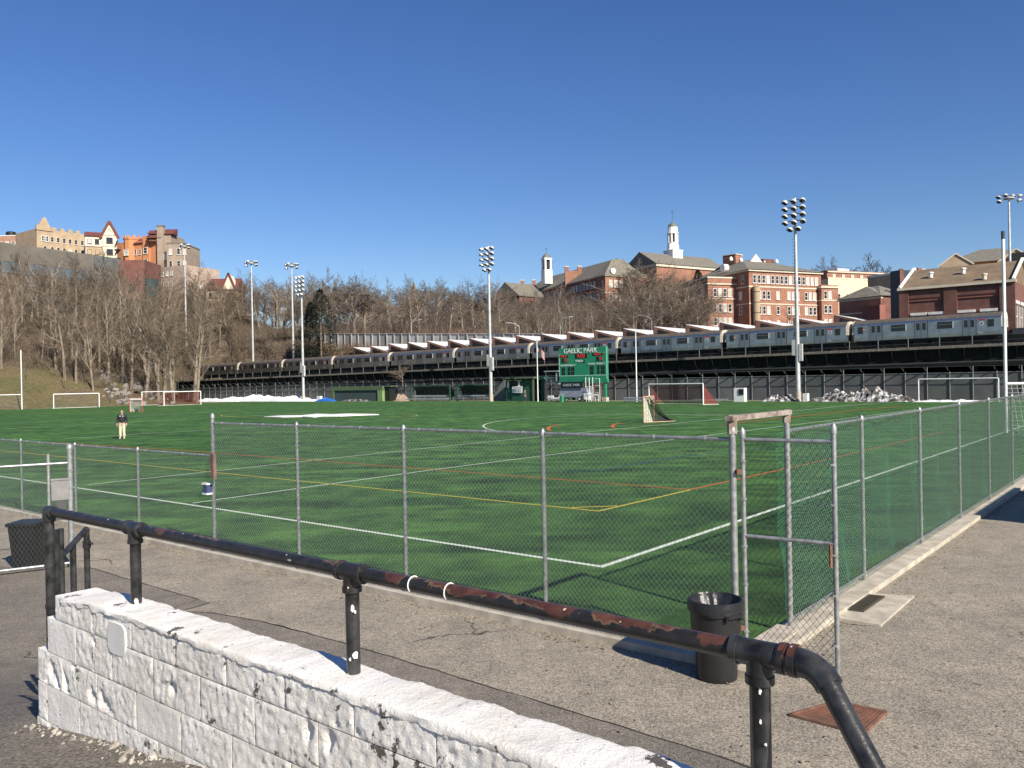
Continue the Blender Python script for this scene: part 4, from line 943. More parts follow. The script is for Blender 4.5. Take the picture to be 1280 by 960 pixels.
# team shelters
def shelter(label, px0, px1, pxm=None):
    t = thing('team_shelter', label, 'shelter', flat(WU((px0+px1)/2, 502, 102.6), 0), 'green framed team shelters')
    ubox(px0, px1, 102.8, .1, 2.55, 2.75, GRN, 'front_beam', t)
    for px in (px0, px1): ubox(px, px+1.2, 102.8, .16, 0, 2.7, GRN, 'corner_post', t)
    n_ = 9; 
    for i in range(n_):
        q = WU(px0+(px1-px0)*(i+.5)/n_, 480, 103); mb = MB(); pts = [UV(102.9 + 1.5*math.sin(a_), vof(q), .4+2.15*math.cos(a_)**.8 if a_ < 1.5 else .4) for a_ in [k*1.5/6 for k in range(7)]]
        mb.tube(pts, .05, 5); mb.build('hoop', GRN, t)
    a = vof(WU(px0, 480, 103)); b = vof(WU(px1, 480, 103)); mb = MB(); P = [(102.9+1.55*math.sin(k*1.5/6), .42+2.15*max(0,math.cos(k*1.5/6))**.8) for k in range(7)]
    for (u0, z0), (u1, z1) in zip(P, P[1:]): mb.prism([UV(u0,a,z0), UV(u1,a,z1), UV(u1,a,z1+.02), UV(u0,a,z0+.02)], V*(b-a))
    mb.build('curved_shell', M('smoked_plastic', (.035,.045,.045), None, 2, .3), t)
    o = ubox(px0+2, px1-2, 102.6, .5, .45, .55, ALU, 'bench', t); ubox(px0+2, px1-2, 103.1, .1, .75, 1.0, ALU, 'bench_back', t)
shelter('green framed shelter with curved ribs and a silver bench, left of the pair', 513, 561); shelter('green framed shelter with curved ribs beside the middle floodlight pole', 570.5, 611)
def bench(label, px0, px1, u, rows=1):
    t = thing('bench', label, 'bench', flat(WU((px0+px1)/2, 502, u), 0), 'aluminium spectator benches')
    for k in range(rows):
        ubox(px0, px1, u+k*.6, .28, .42+k*.3, .47+k*.3, ALU, 'seat_plank', t)
        ubox(px0, px1, u+k*.6-.02, .03, .3+k*.3, .42+k*.3, ALU, 'front_rail', t)
    for i in range(5): px = px0+(px1-px0)*(i+.3)/5; q = WU(px, 480, u); MB().bar(flat(q, 0)+U*-.1, flat(q, .42)+U*.4, .06, .06).build('leg', STEELD, t)
bench('low silver bench running left from the first team shelter', 507, 560, 100.4)
bench('blue grey aluminium bench to the left of the lacrosse goal', 779, 806, 93, 2)
bench('long aluminium bench on thin legs right of the lacrosse goal', 829, 902, 92)
bench('short aluminium bench set behind the long one in front of the red net', 866, 909, 96)
t = thing('white_cabinet', 'white cabinet with a dark square window beside the right bench', 'cabinet', flat(WU(924, 502, 99.5), 0))
ubox(917, 930, 99.5, .8, 0, 1.75, WHITEP, 'cabinet_body', t); ubox(923, 929, 99.42, .06, .9, 1.6, SBK, 'opening', t)
tag(ubox(1003, 1009, 99.8, .6, 0, 1.0, WHITEP, 'plastic_barrel', None), 'small white barrel at the foot of the nearest floodlight pole', 'barrel')
tag(ubox(38, 50.5, 146, .8, 0, 1.0, M('blue_grey_box', (.10,.13,.15), None, 2, .7), 'equipment_box', None), 'blue grey equipment box beside the far left goalpost', 'box')
# blue tarpaulin and white block
def heap(name, label, cat, px0, px1, u, h, depth, mat, seed, peaks=3, kind=None, rough=.35, n=46):
    a, b = vof(WU(px0, 480, u)), vof(WU(px1, 480, u)); mb = MB(); m2 = 14
    for j in range(m2+1):
        for i in range(n+1):
            s = i/n; q = j/m2; e = math.sin(math.pi*s)**.45*math.sin(math.pi*q)**.7
            z = h*e*(.55+.45*noise.noise(Vector((s*peaks*2, q*1.5, seed)))+.3*noise.noise(Vector((s*peaks*7, q*4, seed+3))))*1.15 + rough*.12*h*e*noise.noise(Vector((s*40, q*12, seed)))
            mb.v.append(UV(u + depth*(q-.35) + .2*noise.noise(Vector((s*9, q*3, seed))), a+(b-a)*s, max(-.02, z) if 0 < i < n and 0 < j < m2 else -.03))
    for j in range(m2):
        for i in range(n): q = j*(n+1)+i; mb.f.append((q, q+1, q+n+2, q+n+1))
    o = mb.build(name, mat, None, smooth=True); tag(o, label, cat)
    return o
def mk_snow(name, dirt, c=(.86,.87,.88)):
    m, n, l, p = nodes(name); v = tex(n, l); l.new(ramp(n, l, noi(n, l, v, 1.6, 8, .75), [(dirt, (.03,.027,.024)), (dirt+.07, (.28,.26,.24)), (dirt+.12, c)]), p.inputs['Base Color']); p.inputs['Roughness'].default_value = .8
    bump(n, l, p, noi(n, l, v, 4, 6, .7), .9, .1); return m
SNOW = mk_snow('old_snow', .30, (.74,.76,.79)); SNOWD = mk_snow('dirty_snow', .47, (.60,.61,.63))
heap('snow_heap', 'long clean white snow heap at the foot of the dark fence on the left', 'snow pile', 262, 396, 100.8, 1.6, 4, SNOW, 1.0, 4, n=80)
heap('snow_heap', 'low white snow strip beside the red netted goal on the far left', 'snow pile', 243, 300, 99.5, .8, 3, SNOW, 2.0, 3)
heap('snow_heap', 'small snow remnant in front of the pale green storage shed', 'snow pile', 428, 458, 100.8, .55, 2, SNOWD, 3.0, 3)
heap('snow_heap', 'small dirty snow heap just left of the nearest floodlight pole', 'snow pile', 954, 995, 101.5, 1.05, 3, SNOWD, 4.0, 3, n=60)
heap('snow_heap', 'large dirty broken snow heap right of the nearest floodlight pole', 'snow pile', 1012, 1138, 101, 1.75, 4, SNOWD, 5.3, 5, n=120)
heap('snow_heap', 'thin strip of snow along the fence inside the right white goal', 'snow pile', 1140, 1240, 99.5, .3, 2, SNOW, 6.3, 5)
heap('tarpaulin', 'crumpled bright blue tarpaulin beside the storage shed', 'tarpaulin', 396, 414, 101, .85, 2, M('blue_tarpaulin', (.02,.12,.45), (.015,.08,.32), 3, .4), 7.3, 3)
tag(ubox(395.5, 399.5, 101, .6, .1, 1.0, WHITEP, 'foam_block', None), 'white block lying on the left end of the blue tarpaulin', 'block')
heap('brush_pile', 'tan pile of brushwood between the storage shed and team shelter', 'brush pile', 495, 506, 101.3, 1.6, 2, M('pile_tan', (.35,.27,.20), (.16,.12,.09), 4, .9), 9.3, 3)
# snow left lying on the turf
pts = [(330,521.2),(352,519.8),(378,519.4),(396,517.6),(415,518.2),(436,517.4),(470,518.0),(474,518.6),(446,519.6),(425,520.6),(402,520.8),(392,522.2),(378,521.2),(352,521.8)]
mb = MB().prism([G(x, y, .012) for x, y in pts], (0,0,.05)); tag(mb.build('white_sheet', M('white_sheet', (.8,.8,.78), (.68,.68,.66), .5, .8)), 'white sheet or snow patch lying flat inside the yellow circle on the turf', 'ground sheet')
# ------------------------------------------------------------------ utility vehicle and roller with a banner
t = thing('utility_cart', 'small white utility cart with black wheels parked under the viewing platform', 'utility cart', flat(WU(694, 502, 99.5), 0))
c = t.location; X = -V
def loc(o, x, y, z): return o + X*x + U*y + wp(0,0,z)
def wheel(t, c, x, y, r=.28, w_=.22, mat=None):
    o = MB().lathe(loc(c, x, y, r), [(.001,-.02),(r*.55,-.02),(r*.9,0),(r,.05),(r,w_-.05),(r*.9,w_),(.001,w_)], 14, U).build('wheel', TFR, t); MB().lathe(loc(c, x, y-.03, r), [(.001,0),(r*.5,0),(r*.5,.03)], 10, U).build('rim', WHITEP, o)
mb = MB().prism([loc(c,-1.4,0,.35), loc(c,1.3,0,.35), loc(c,1.45,0,.7), loc(c,.8,0,.95), loc(c,.5,0,.62), loc(c,-.3,0,.62), loc(c,-.4,0,.9), loc(c,-1.4,0,.9)], U*1.2); mb.build('body', WHITEP, t)
for x in (-1.0, 1.0): wheel(t, c, x, -.1)
wheel(t, c, 2.2, -.2, .25)
MB().box(loc(c,-.1,.6,.85), .5, 1.0, .14, X, U).build('seat', SBK, t); MB().bar(loc(c,.55,.5,.9), loc(c,.3,.5,1.25), .04, .04).build('steering_column', SBK, t)
mb = MB().lathe(loc(c,.28,.5,1.27), [(.15,0),(.17,.02),(.15,.04)], 12); mb.build('steering_wheel', SBK, t)
MB().prism([loc(c,1.6,0,.25), loc(c,2.8,0,.25), loc(c,2.7,0,.6), loc(c,1.7,0,.62)], U*1.1).build('mower_deck', GRN, t)
t = thing('equipment_trailer', 'grey equipment trailer with a black GAELIC PARK banner and upright white pipes', 'trailer', flat(WU(717, 502, 99.8), 0))
c = t.location; s_ = 1.0
mb = MB().prism([loc(c,-2.6,0,.7), loc(c,2.6,0,.55), loc(c,2.3,0,2.0), loc(c,-2.4,0,2.0)], U*1.4); mb.build('load', M('blue_grey_cover', (.28,.29,.36), (.2,.21,.27), 2, .7), t)
MB().box(loc(c,-.2,-.15,2.45), 3.9, .06, .9, X, U).build('banner', SBK, t)
mt = Matrix((X, wp(0,0,1), X.cross(wp(0,0,1)))).transposed().to_4x4(); mt.translation = loc(c,-.2,-.2,2.42)-t.location; text('banner_lettering', 'GAELIC PARK', .5, M('pale_blue_lettering', (.45,.55,.62), None, 3, .6), t, mt, .01)
for x in (-1.6, 1.2): wheel(t, c, x, -.2, .36)
MB().bar(loc(c,2.6,.6,.5), loc(c,3.4,.6,.35), .08, .08).build('tow_bar', STEELD, t)
for x in (2.0, 2.6, 3.2): MB().tube([loc(c,x,.3,.1), loc(c,x,.3,3.5)], .05, 8).build('pipe', WHITEP, t)
MB().box(loc(c,2.4,.1,.75), .9, .6, .9, X, U).build('white_tank', WHITEP, t)
t = thing('litter_bin', 'small green litter bin in front of the equipment trailer', 'bin', loc(c,-1.2,-1.2,0)); MB().lathe(t.location, [(.001,0),(.3,0),(.36,.95),(.3,.95),(.26,.1)], 14).build('barrel', GRN3, t)
# ------------------------------------------------------------------ people
def skin(name, chain, edges, mat, parent, mtx, sub=2):
    me = bpy.data.meshes.new(name); me.from_pydata([mtx @ Vector(c[:3]) for c in chain], edges, []); o = bpy.data.objects.new(name, me); C.objects.link(o); o.parent = parent
    md = o.modifiers.new('skin', 'SKIN'); md.use_smooth_shade = True
    for i, c in enumerate(chain): me.skin_vertices[0].data[i].radius = (c[3], c[4] if len(c) > 4 else c[3])
    me.skin_vertices[0].data[0].use_root = True
    s = o.modifiers.new('sub', 'SUBSURF'); s.levels = sub; s.render_levels = sub
    dg = bpy.context.evaluated_depsgraph_get(); m2 = bpy.data.meshes.new_from_object(o.evaluated_get(dg)); o.modifiers.clear(); o.data = m2; m2.name = name
    m2.materials.clear(); m2.materials.append(mat); m2.polygons.foreach_set('use_smooth', [True]*len(m2.polygons)); return o
SKIN = M('skin', (.50,.30,.22), None, 3, .6); HAIRM = M('dark_hair', (.03,.022,.018), None, 8, .7)
def person(label, p, face, top, trouser, shoe, h=1.78, grp=None, cap=None):
    """face: unit direction the person looks; local x = their left, y = forward"""
    t = thing('person', label, 'person', p, grp); f = Vector(face).normalized(); lx = wp(0,0,1).cross(f); s = h/1.78
    mtx = Matrix((lx, f, wp(0,0,1))).transposed().to_4x4() @ Matrix.Scale(s, 4)
    arms = []; ch = [(0,0,.98,.10,.08),(0,0,1.15,.11,.09),(0,-.01,1.36,.14,.10),(0,0,1.48,.08,.07),(0,.01,1.56,.055,.055),(0,.02,1.63,.075,.085),(0,.02,1.71,.078,.095),(0,.015,1.755,.05,.06)]
    E = [(0,1),(1,2),(2,3),(3,4),(4,5),(5,6),(6,7)]
    for sd in (1,-1):
        b = len(ch); k = .06 if sd > 0 else -.04
        ch += [(sd*.10,0,.90,.10,.10),(sd*.11,.02+k,.50,.065,.07),(sd*.12,k-.02,.09,.045,.05),(sd*.13,k+.13,.04,.042,.03)]; E += [(0,b),(b,b+1),(b+1,b+2),(b+2,b+3)]
        b = len(ch); ch += [(sd*.20,0,1.42,.07,.07),(sd*.25,-.02,1.15,.048,.05),(sd*.27,.06,.93,.034,.034),(sd*.275,.085,.86,.022,.036)]; E += [(2,b),(b,b+1),(b+1,b+2),(b+2,b+3)]
        hb = b+3
        for q, (dy, L) in enumerate(((-.03,.065),(-.01,.078),(.01,.08),(.03,.072))):
            c0 = len(ch); ch += [(sd*.275,.085+dy,.82,.009),(sd*.268,.09+dy,.80-L*.5,.009),(sd*.255,.095+dy,.81-L,.008)]; E += [(hb,c0),(c0,c0+1),(c0+1,c0+2)]
        c0 = len(ch); ch += [(sd*.262,.125,.85,.010),(sd*.255,.145,.815,.009)]; E += [(hb,c0),(c0,c0+1)]
    skin('body', ch, E, SKIN, t, mtx)
    J = [(0,0,.90,.175,.145),(0,0,1.15,.185,.14),(0,-.01,1.36,.20,.145),(0,0,1.50,.085,.08),(.21,0,1.43,.088,.085),(.26,-.02,1.16,.068,.068),(.275,.055,.94,.045,.05),(-.21,0,1.43,.088,.085),(-.26,-.02,1.16,.068,.068),(-.275,.055,.94,.045,.05)]
    skin('jacket', J, [(0,1),(1,2),(2,3),(2,4),(4,5),(5,6),(2,7),(7,8),(8,9)], top, t, mtx)
    T = [(0,0,1.04,.16,.14),(.10,0,.88,.115,.115),(.11,.08,.50,.088,.09),(.12,.04,.09,.075,.085),(-.10,0,.88,.115,.115),(-.11,-.02,.50,.088,.09),(-.12,-.06,.09,.075,.085)]
    skin('trousers', T, [(0,1),(1,2),(2,3),(0,4),(4,5),(5,6)], trouser, t, mtx)
    for sd, k in ((1,.06),(-1,-.04)): skin('shoe', [(sd*.12,k-.05,.05,.05,.05),(sd*.125,k+.06,.045,.05,.045),(sd*.135,k+.17,.035,.042,.03)], [(0,1),(1,2)], shoe, t, mtx)
    skin('hair', [(0,-.05,1.64,.07,.06),(0,-.035,1.73,.10,.085),(0,.03,1.785,.085,.06)], [(0,1),(1,2)], cap or HAIRM, t, mtx)
    hp = lambda x, y, z: p + mtx.to_3x3() @ Vector((x,y,z))
    mb = MB()
    for x in (-.033,.033): mb.lathe(hp(x,.108,1.70), [(.001,.012),(.012,.006),(.014,0)], 8, f)
    mb.build('eyes', TFR, t); mb = MB().prism([hp(-.015,.105,1.65), hp(.015,.105,1.65), hp(0,.105,1.70)], f*.03); mb.build('nose', SKIN, t)
    MB().box(hp(0,.108,1.615), .05*s, .012, .012, lx, f).build('mouth', M('lips', (.3,.12,.1), None, 3, .6), t)
    for x in (-.085,.085): MB().box(hp(x,0,1.68), .018, .04, .06, lx, f).build('ear', SKIN, t)
    return t, mtx
pm_ = flat(G(153, 548.5), .006); f_ = Vector((.25,-1,0))
t, mtx = person('man in a dark jacket and cream trousers standing on the turf on the left', pm_, f_, M('navy_jacket', (.012,.013,.022), (.008,.009,.014), 4, .75, 0, 20, .4, .01), M('cream_trousers', (.62,.56,.40), (.5,.45,.32), 4, .8, 0, 14, .4, .01), M('white_shoes', (.7,.68,.64), None, 3, .6), 1.80)
mb = MB()
for x in (-.075,.075): q = pm_ + mtx.to_3x3() @ Vector((x,.155,1.40)); f1 = f_.normalized(); mb.box(q, .075, .02, .035, wp(0,0,1).cross(f1), f1)
mb.build('chest_badges', WHITEP, t)
person('person in dark grey clothes and pale cap walking past the green shed', flat(WU(656.5, 502.5, 98.5), .006), Vector((.8,-.5,0)), M('dark_grey_coat', (.06,.065,.075), None, 4, .8), M('dark_trousers', (.03,.032,.038), None, 4, .8), TFR, 1.72, cap=M('pale_cap', (.55,.53,.48), None, 3, .8))
# ------------------------------------------------------------------ buildings
BRICK = M('red_brick', (.32,.16,.105), (.24,.112,.073), .6, .9); TANB = M('tan_brick', (.42,.32,.21), (.33,.25,.165), .5, .9); ORB = M('orange_brick', (.56,.24,.11), (.48,.20,.09), .6, .9)
GRB = M('grey_tan_brick', (.33,.26,.20), (.26,.21,.165), .6, .9); LIME = M('limestone', (.62,.55,.43), (.52,.46,.36), 1, .8); SLATE = M('grey_green_slate', (.19,.175,.14), (.12,.11,.09), 1.5, .9, 0, 3, .5, .1)
WIN = M('window_glass', (.03,.035,.045), None, 1, .12); BLIND = M('window_with_blinds', (.55,.52,.45), (.42,.4,.35), .5, .4); WFR = M('white_window_frame', (.78,.76,.70), None, 2, .6); RTILE = M('red_brown_roof_tile', (.16,.045,.035), (.11,.035,.028), 1.2, .85)
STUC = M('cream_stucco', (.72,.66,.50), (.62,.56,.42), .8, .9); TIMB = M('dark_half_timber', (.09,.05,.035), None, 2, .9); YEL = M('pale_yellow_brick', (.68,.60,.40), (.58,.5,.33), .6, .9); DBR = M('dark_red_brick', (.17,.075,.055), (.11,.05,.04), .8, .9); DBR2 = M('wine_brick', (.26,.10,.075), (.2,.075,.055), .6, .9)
WMESH = {}
def wmesh(w_, h, kind):
    key = (round(w_,2), round(h,2), kind)
    if key in WMESH: return WMESH[key]
    mb = MB(); fr = .12 if kind != 'plain' else .06
    for x in (-w_/2, w_/2): mb.box((x,-.05,0), fr, .16, h+fr)
    for z in (-h/2, 0, h/2): mb.box((0,-.05,z), w_-fr, .15 if z else .10, fr if z else fr*.6)
    mb.box((0,-.1,-h/2-.12), w_+.3, .3, .12)
    o = mb.build('window', WFR if kind != 'dark' else TIMB); me = o.data; bpy.data.objects.remove(o)
    P = []
    for mt in (WIN, BLIND):
        mb = MB().box((0,-.02,0), w_, .04, h) if True else None; o = mb.build('pane', mt); P.append(o.data); bpy.data.objects.remove(o)
    WMESH[key] = (me, P); return WMESH[key]
class Bld:
    def __init__(s, name, label, cat, A, B, depth, z0, z1, wall, group=None):
        A = flat(A, 0); B = flat(B, 0); s.A = A; s.B = B; s.e = (B-A).normalized(); s.L = (B-A).length; s.n = Vector((-s.e.y, s.e.x, 0))
        if s.n.y < 0: s.n = -s.n
        s.D = depth; s.z0 = z0; s.z1 = z1; s.t = thing(name, label, cat, flat((A+B)/2, z0), group)
        s.wall = s.box(0, s.L, 0, depth, z0, z1, wall, 'wall'); s.rr = random.Random(int(s.L*100))
    def P(s, x, y, z): return s.A + s.e*x + s.n*y + wp(0,0,z)
    def box(s, x0, x1, y0, y1, z0, z1, mat, name, parent=None): return MB().box(s.P((x0+x1)/2,(y0+y1)/2,(z0+z1)/2), x1-x0, y1-y0, z1-z0, s.e, s.n).build(name, mat, parent or s.t)
    def win(s, x, z, w_=1.2, h=1.9, side='front', kind='white', blind=None, y=0):
        me, P = wmesh(w_, h, kind)
        o = bpy.data.objects.new('window', me); C.objects.link(o); o.parent = s.t
        if side == 'front': pos = s.P(x, y, z); ax = s.e
        elif side == 'left': pos = s.P(0, x, z); ax = -s.n
        else: pos = s.P(s.L, x, z); ax = s.n
        yv = wp(0,0,1).cross(ax); 
        mt = Matrix((ax, yv, wp(0,0,1))).transposed().to_4x4(); mt.translation = pos - s.t.location; o.matrix_local = mt
        c = bpy.data.objects.new('pane', P[1 if (s.rr.random() < (.45 if blind is None else blind)) else 0]); C.objects.link(c); c.parent = o
    def row(s, xs, z, **k):
        for x in xs: s.win(x, z, **k)
    def hip(s, h, mat, over=.5, inset=None, x0=None, x1=None):
        x0 = -over if x0 is None else x0; x1 = s.L+over if x1 is None else x1; y0, y1 = -over, s.D+over; i = inset if inset is not None else (y1-y0)/2; z = s.z1
        a = [s.P(x0,y0,z), s.P(x1,y0,z), s.P(x1,y1,z), s.P(x0,y1,z)]; ym = (y0+y1)/2; r0, r1 = s.P(x0+i,ym,z+h), s.P(x1-i,ym,z+h); mb = MB(); mb.v = a+[r0,r1]
        mb.f = [(0,1,5,4),(1,2,5),(2,3,4,5),(3,0,4),(0,3,2,1)]; return mb.build('roof', mat, s.t)
    def gable(s, h, mat, over=.4, axis='x'):
        x0, x1, y0, y1 = -over, s.L+over, -over, s.D+over; z = s.z1
        if axis == 'x': r0, r1 = s.P(x0,(y0+y1)/2,z+h), s.P(x1,(y0+y1)/2,z+h); f = [(0,1,5,4),(2,3,4,5)]; ends = [(3,0,4),(1,2,5)]
        else: r0, r1 = s.P((x0+x1)/2,y0,z+h), s.P((x0+x1)/2,y1,z+h); f = [(1,2,5,4),(3,0,4,5)]; ends = [(0,1,4),(2,3,5)]
        a = [s.P(x0,y0,z), s.P(x1,y0,z), s.P(x1,y1,z), s.P(x0,y1,z)]
        mb = MB(); mb.v = a+[r0,r1]; mb.f = f + ends + [(0,3,2,1)]; return mb.build('roof', mat, s.t)
    def band(s, z, h, mat, name='string_course', proud=.12): return s.box(-proud, s.L+proud, -proud, s.D+proud, z, z+h, mat, name)
def HZ(p): return hill(p.x, p.y)
def zat(px, py, Y): return at(px, py, Y).z
def span(a, b, n, m=0): return [a+(b-a)*(i+.5)/n for i in range(n)]
# --- red brick school block
Y0, Y1 = 230, 241
A, B = at(937, 400, Y0), at(1027, 400, Y1); zt = zat(937, 336.5, Y0)
b = Bld('school_building', 'four storey red brick school building with grey hip roof and pale stone bands', 'building', A, B, 24, 10, zt, BRICK); Lm = b.L; st = 4.0
b.band(zt-.5, .6, LIME, 'cornice', .5); b.hip(4.3, SLATE, .8, 9)
b.band(zt-4.9, .35, LIME); b.band(zt-9.6, .3, LIME)
for i, (z, g_) in enumerate(((zt-2.6, 1), (zt-7.0, 0), (zt-11.2, 0), (zt-15.2, 0))):
    xs = [1.9+ k*1.62 for k in range(int(Lm/1.62)-1)] if g_ else [3.6,5.2,6.8, 10.2, 14.2,15.8,17.4, 20.6,22.2,23.8]
    b.row([x for x in xs if x < Lm-1], z, w_=1.05, h=2.2, blind=.55)
b.row([3.5, 8, 13], zt-7, w_=1.05, h=2.1, side='left'); b.row([3.5, 8, 13], zt-11.2, w_=1.05, h=2.1, side='left'); b.row([2.5,6,9.5,13], zt-2.6, w_=1.05, h=2.1, side='left')
c = b.P(1.6, -1.0, 0); o = MB().lathe(flat(c, 8), [(1.0,0),(1.0,zt-13.2+.3),(.9,zt-12.9)], 18).build('fire_escape_tube', TANB, b.t, smooth=True)
for k in range(5): MB().lathe(flat(c, zt-18+k*2.9), [(1.0,0),(1.06,.02),(1.06,.16),(1.0,.18)], 18).build('tube_band', TIMB, o)
MB().lathe(flat(c, zt-4.9), [(1.0,-.2),(1.0,0),(.001,.6)], 18).build('tube_cap', TANB, o)
for x, yy in ((3,11),(7.5,12),(16,12),(20,11)): MB().lathe(b.P(x, yy, zt+4.0), [(.001,.0),(.5,.0),(.6,.5),(.3,1.1),(.001,1.3)], 10).build('roof_ventilator', WFR, b.t)
o = MB().prism([b.P(10.5,12,zt+3.6), b.P(16,12,zt+3.6), b.P(13.2,12,zt+6.6)], b.n*.6).build('white_gablet', WFR, b.t); b.box(15.5,19.5,11.5,15,zt+3.3,zt+5.2,DBR,'roof_box')
# dormer on the left hip
MB().lathe(b.P(-.2,9,zt+1.5), [(.001,0),(1.1,0),(1.1,-1.6),(.001,-1.6)], 14, b.e).build('round_dormer', WFR, b.t)
# left wing
A, B = at(885.5, 400, 232), at(922.5, 400, 235); zt2 = zat(886, 347, 232)
w2 = Bld('school_wing', 'flat roofed red brick wing on the left of the school block, four windows a row', 'building', A, B, 16, 10, zt2, BRICK)
w2.band(zt2-.1, .4, LIME, 'parapet', .15); w2.band(zt2-1.9, .35, LIME, 'cornice', .35); w2.band(zt2-6.0, .3, LIME)
for z in (zt2-4.1, zt2-8.4, zt2-12.3, zt2-16): w2.row([2.2,3.85,5.4,7.0], z, w_=1.05, h=2.2, blind=.5)
w2.row([3,7,11], zt2-4.1, w_=1.0, h=2.1, side='left'); w2.row([3,7,11], zt2-8.4, w_=1.0, h=2.1, side='left')
# right wing
A, B = at(1027.5, 400, 239), at(1048.5, 400, 241); zt3 = zat(1028, 356, 239)
w3 = Bld('school_wing', 'narrow red brick wing on the right of the school block, two windows a row', 'building', A, B, 16, 10, zt3, BRICK)
w3.band(zt3-.9, .5, LIME, 'cornice', .35); w3.band(zt3-4.6, .3, LIME)
for z in (zt3-2.9, zt3-7.0, zt3-11): w3.row([1.3,2.9,], z, w_=1.05, h=2.2, blind=.6)
# left range with chimney
A, B = at(876, 400, 262), at(936, 400, 250); zt4 = zat(880, 352, 262)
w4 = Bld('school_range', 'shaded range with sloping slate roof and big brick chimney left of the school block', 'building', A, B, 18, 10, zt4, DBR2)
w4.hip(6.2, SLATE, .6, 4); x = (at(905,400,256)-w4.A).dot(w4.e); w4.box(x-1.9, x+1.9, 3, 7, zt4-1, zat(905, 318, 256), DBR, 'chimney'); w4.box(x+1.95, x+2.6, 3, 7, zt4-1, zat(905, 318, 256)-.2, BRICK, 'chimney_side'); w4.box(x-2.0, x+2.7, 2.9, 7.1, zat(905,318,256), zat(905,318,256)+.25, LIME, 'chimney_cap')
MB().bar(w4.P(x, 5, zat(905,318,256)), w4.P(x, 5, zat(905,311,256)), .07, .07).build('antenna', STEELD, w4.t)
# --- chapel range with the big white cupola
A, B = at(822, 400, 292), at(905, 400, 310); zt5 = zat(866, 332.5, 300)
c1 = Bld('chapel', 'long brick chapel range with slate roof behind the trees, right of centre', 'building', A, B, 16, 15, zt5, BRICK)
c1.gable(5.2, SLATE, .8); c1.band(zt5-.9, .9, LIME, 'cornice', .5); 
cu = thing('cupola', 'tall white multi stage cupola with belfry openings and a cross, on the chapel roof', 'cupola', c1.P((at(845,400,300)-c1.A).dot(c1.e)+4.6, 8, zt5+3.4)); k_ = c1.t
q = cu.location; sc = 300/1040
WCU = M('white_cupola_paint', (.80,.79,.76), (.72,.71,.68), 1, .6)
MB().box(q+wp(0,0,1.4), 4.9, 4.9, 3.6, c1.e, c1.n).build('pedestal', WCU, cu); MB().box(q+wp(0,0,3.25), 5.3, 5.3, .3, c1.e, c1.n).build('ledge', WCU, cu)
MB().lathe(q, [(2.25,3.3),(2.2,5.3),(2.0,5.5),(1.95,6.2)], 8).build('lower_stage', WCU, cu)
MB().lathe(q, [(1.25,6.1),(1.25,9.6)], 8).build('belfry_core', SDK, cu)
for k in range(8): a_ = math.pi*(k+.5)/4; MB().box(q+wp(1.72*math.cos(a_),1.72*math.sin(a_),7.8), .55, .6, 3.4, wp(math.cos(a_),math.sin(a_)), wp(-math.sin(a_),math.cos(a_))).build('belfry_column', WCU, cu)
MB().lathe(q, [(1.9,6.0),(1.95,6.25),(1.7,6.3)], 8).build('sill_ring', WCU, cu)
MB().lathe(q, [(1.0,9.5),(2.2,9.5),(2.25,9.8),(1.85,9.9),(1.8,11.6),(1.9,11.7),(1.85,11.9)], 12).build('upper_stage', WCU, cu)
MB().lathe(q, [(1.8,11.85),(1.65,12.6),(1.2,13.2),(.6,13.5),(.3,14.0),(.1,14.4),(.001,14.5)], 16).build('dome', M('green_copper', (.15,.17,.14), (.10,.12,.10), 1, .7), cu, smooth=True)
mb = MB().bar(q+wp(0,0,14.3), q+wp(0,0,18.6), .14, .14); mb.bar(q+wp(0,0,17.8)-c1.e*.6, q+wp(0,0,17.8)+c1.e*.6, .16, .16); mb.build('cross', STEELD, cu)
# --- long dormitory with small cupola and twin chimneys
A, B = at(654, 400, 318), at(757, 400, 262); zt6 = zat(757, 344, 262)
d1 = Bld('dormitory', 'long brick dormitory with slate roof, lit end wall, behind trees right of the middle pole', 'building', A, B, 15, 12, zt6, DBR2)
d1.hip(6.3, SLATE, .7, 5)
d1.band(zt6-.3,.4,LIME,'cornice',.45)
for z in (zt6-2.2, zt6-6.2): d1.row([d1.L-1.8-k*2.35 for k in range(18)], z, w_=1.1, h=2.0, blind=.15)
zz = zat(757, 344, 262)
A2, B2_ = at(757.5, 400, 261.5), at(801, 400, 267.5)
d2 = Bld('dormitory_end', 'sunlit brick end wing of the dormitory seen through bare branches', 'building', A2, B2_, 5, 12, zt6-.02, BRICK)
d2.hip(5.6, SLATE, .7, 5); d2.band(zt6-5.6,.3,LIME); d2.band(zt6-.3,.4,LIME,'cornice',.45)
for z in (zt6-2.6, zt6-7.2, zt6-11.2, zt6-15): d2.row([2.0,3.9,5.8,7.7,9.6], z, w_=1.15, h=2.2, blind=.5)
MB().lathe(d2.P(2.6,-.8,zt6+1.3), [(.001,0),(.9,0),(.9,-1.5)], 14, -d2.n).build('round_dormer', WFR, d2.t)
for px, Y, py, w_ in ((710.5, 285, 334, 10),(655, 316, 351, 9)):
    c = at(px+ (7 if w_ == 10 else 6), 400, Y); z = zat(px, py, Y); q = c
    t = thing('chimney_stack', 'twin brick chimney stack on the dormitory roof ' + ('right of the small cupola' if w_ == 10 else 'at its far left end'), 'chimney', flat(q, z-9))
    e_ = d1.e; MB().box(flat(q, z-5.6), 5.5, 2.2, 8.4, Vector((1,0,0)), Vector((0,1,0))).build('stack_wall', ORB if False else BRICK, t)
    for s in (-1,1): MB().box(flat(q, z-1.8)+wp(s*2.2,0,0), 1.3, 2.3, 3.6).build('stack', BRICK, t); MB().box(flat(q, z+.1)+wp(s*2.2,0,0), 1.5, 2.5, .3).build('pot_band', LIME, t)
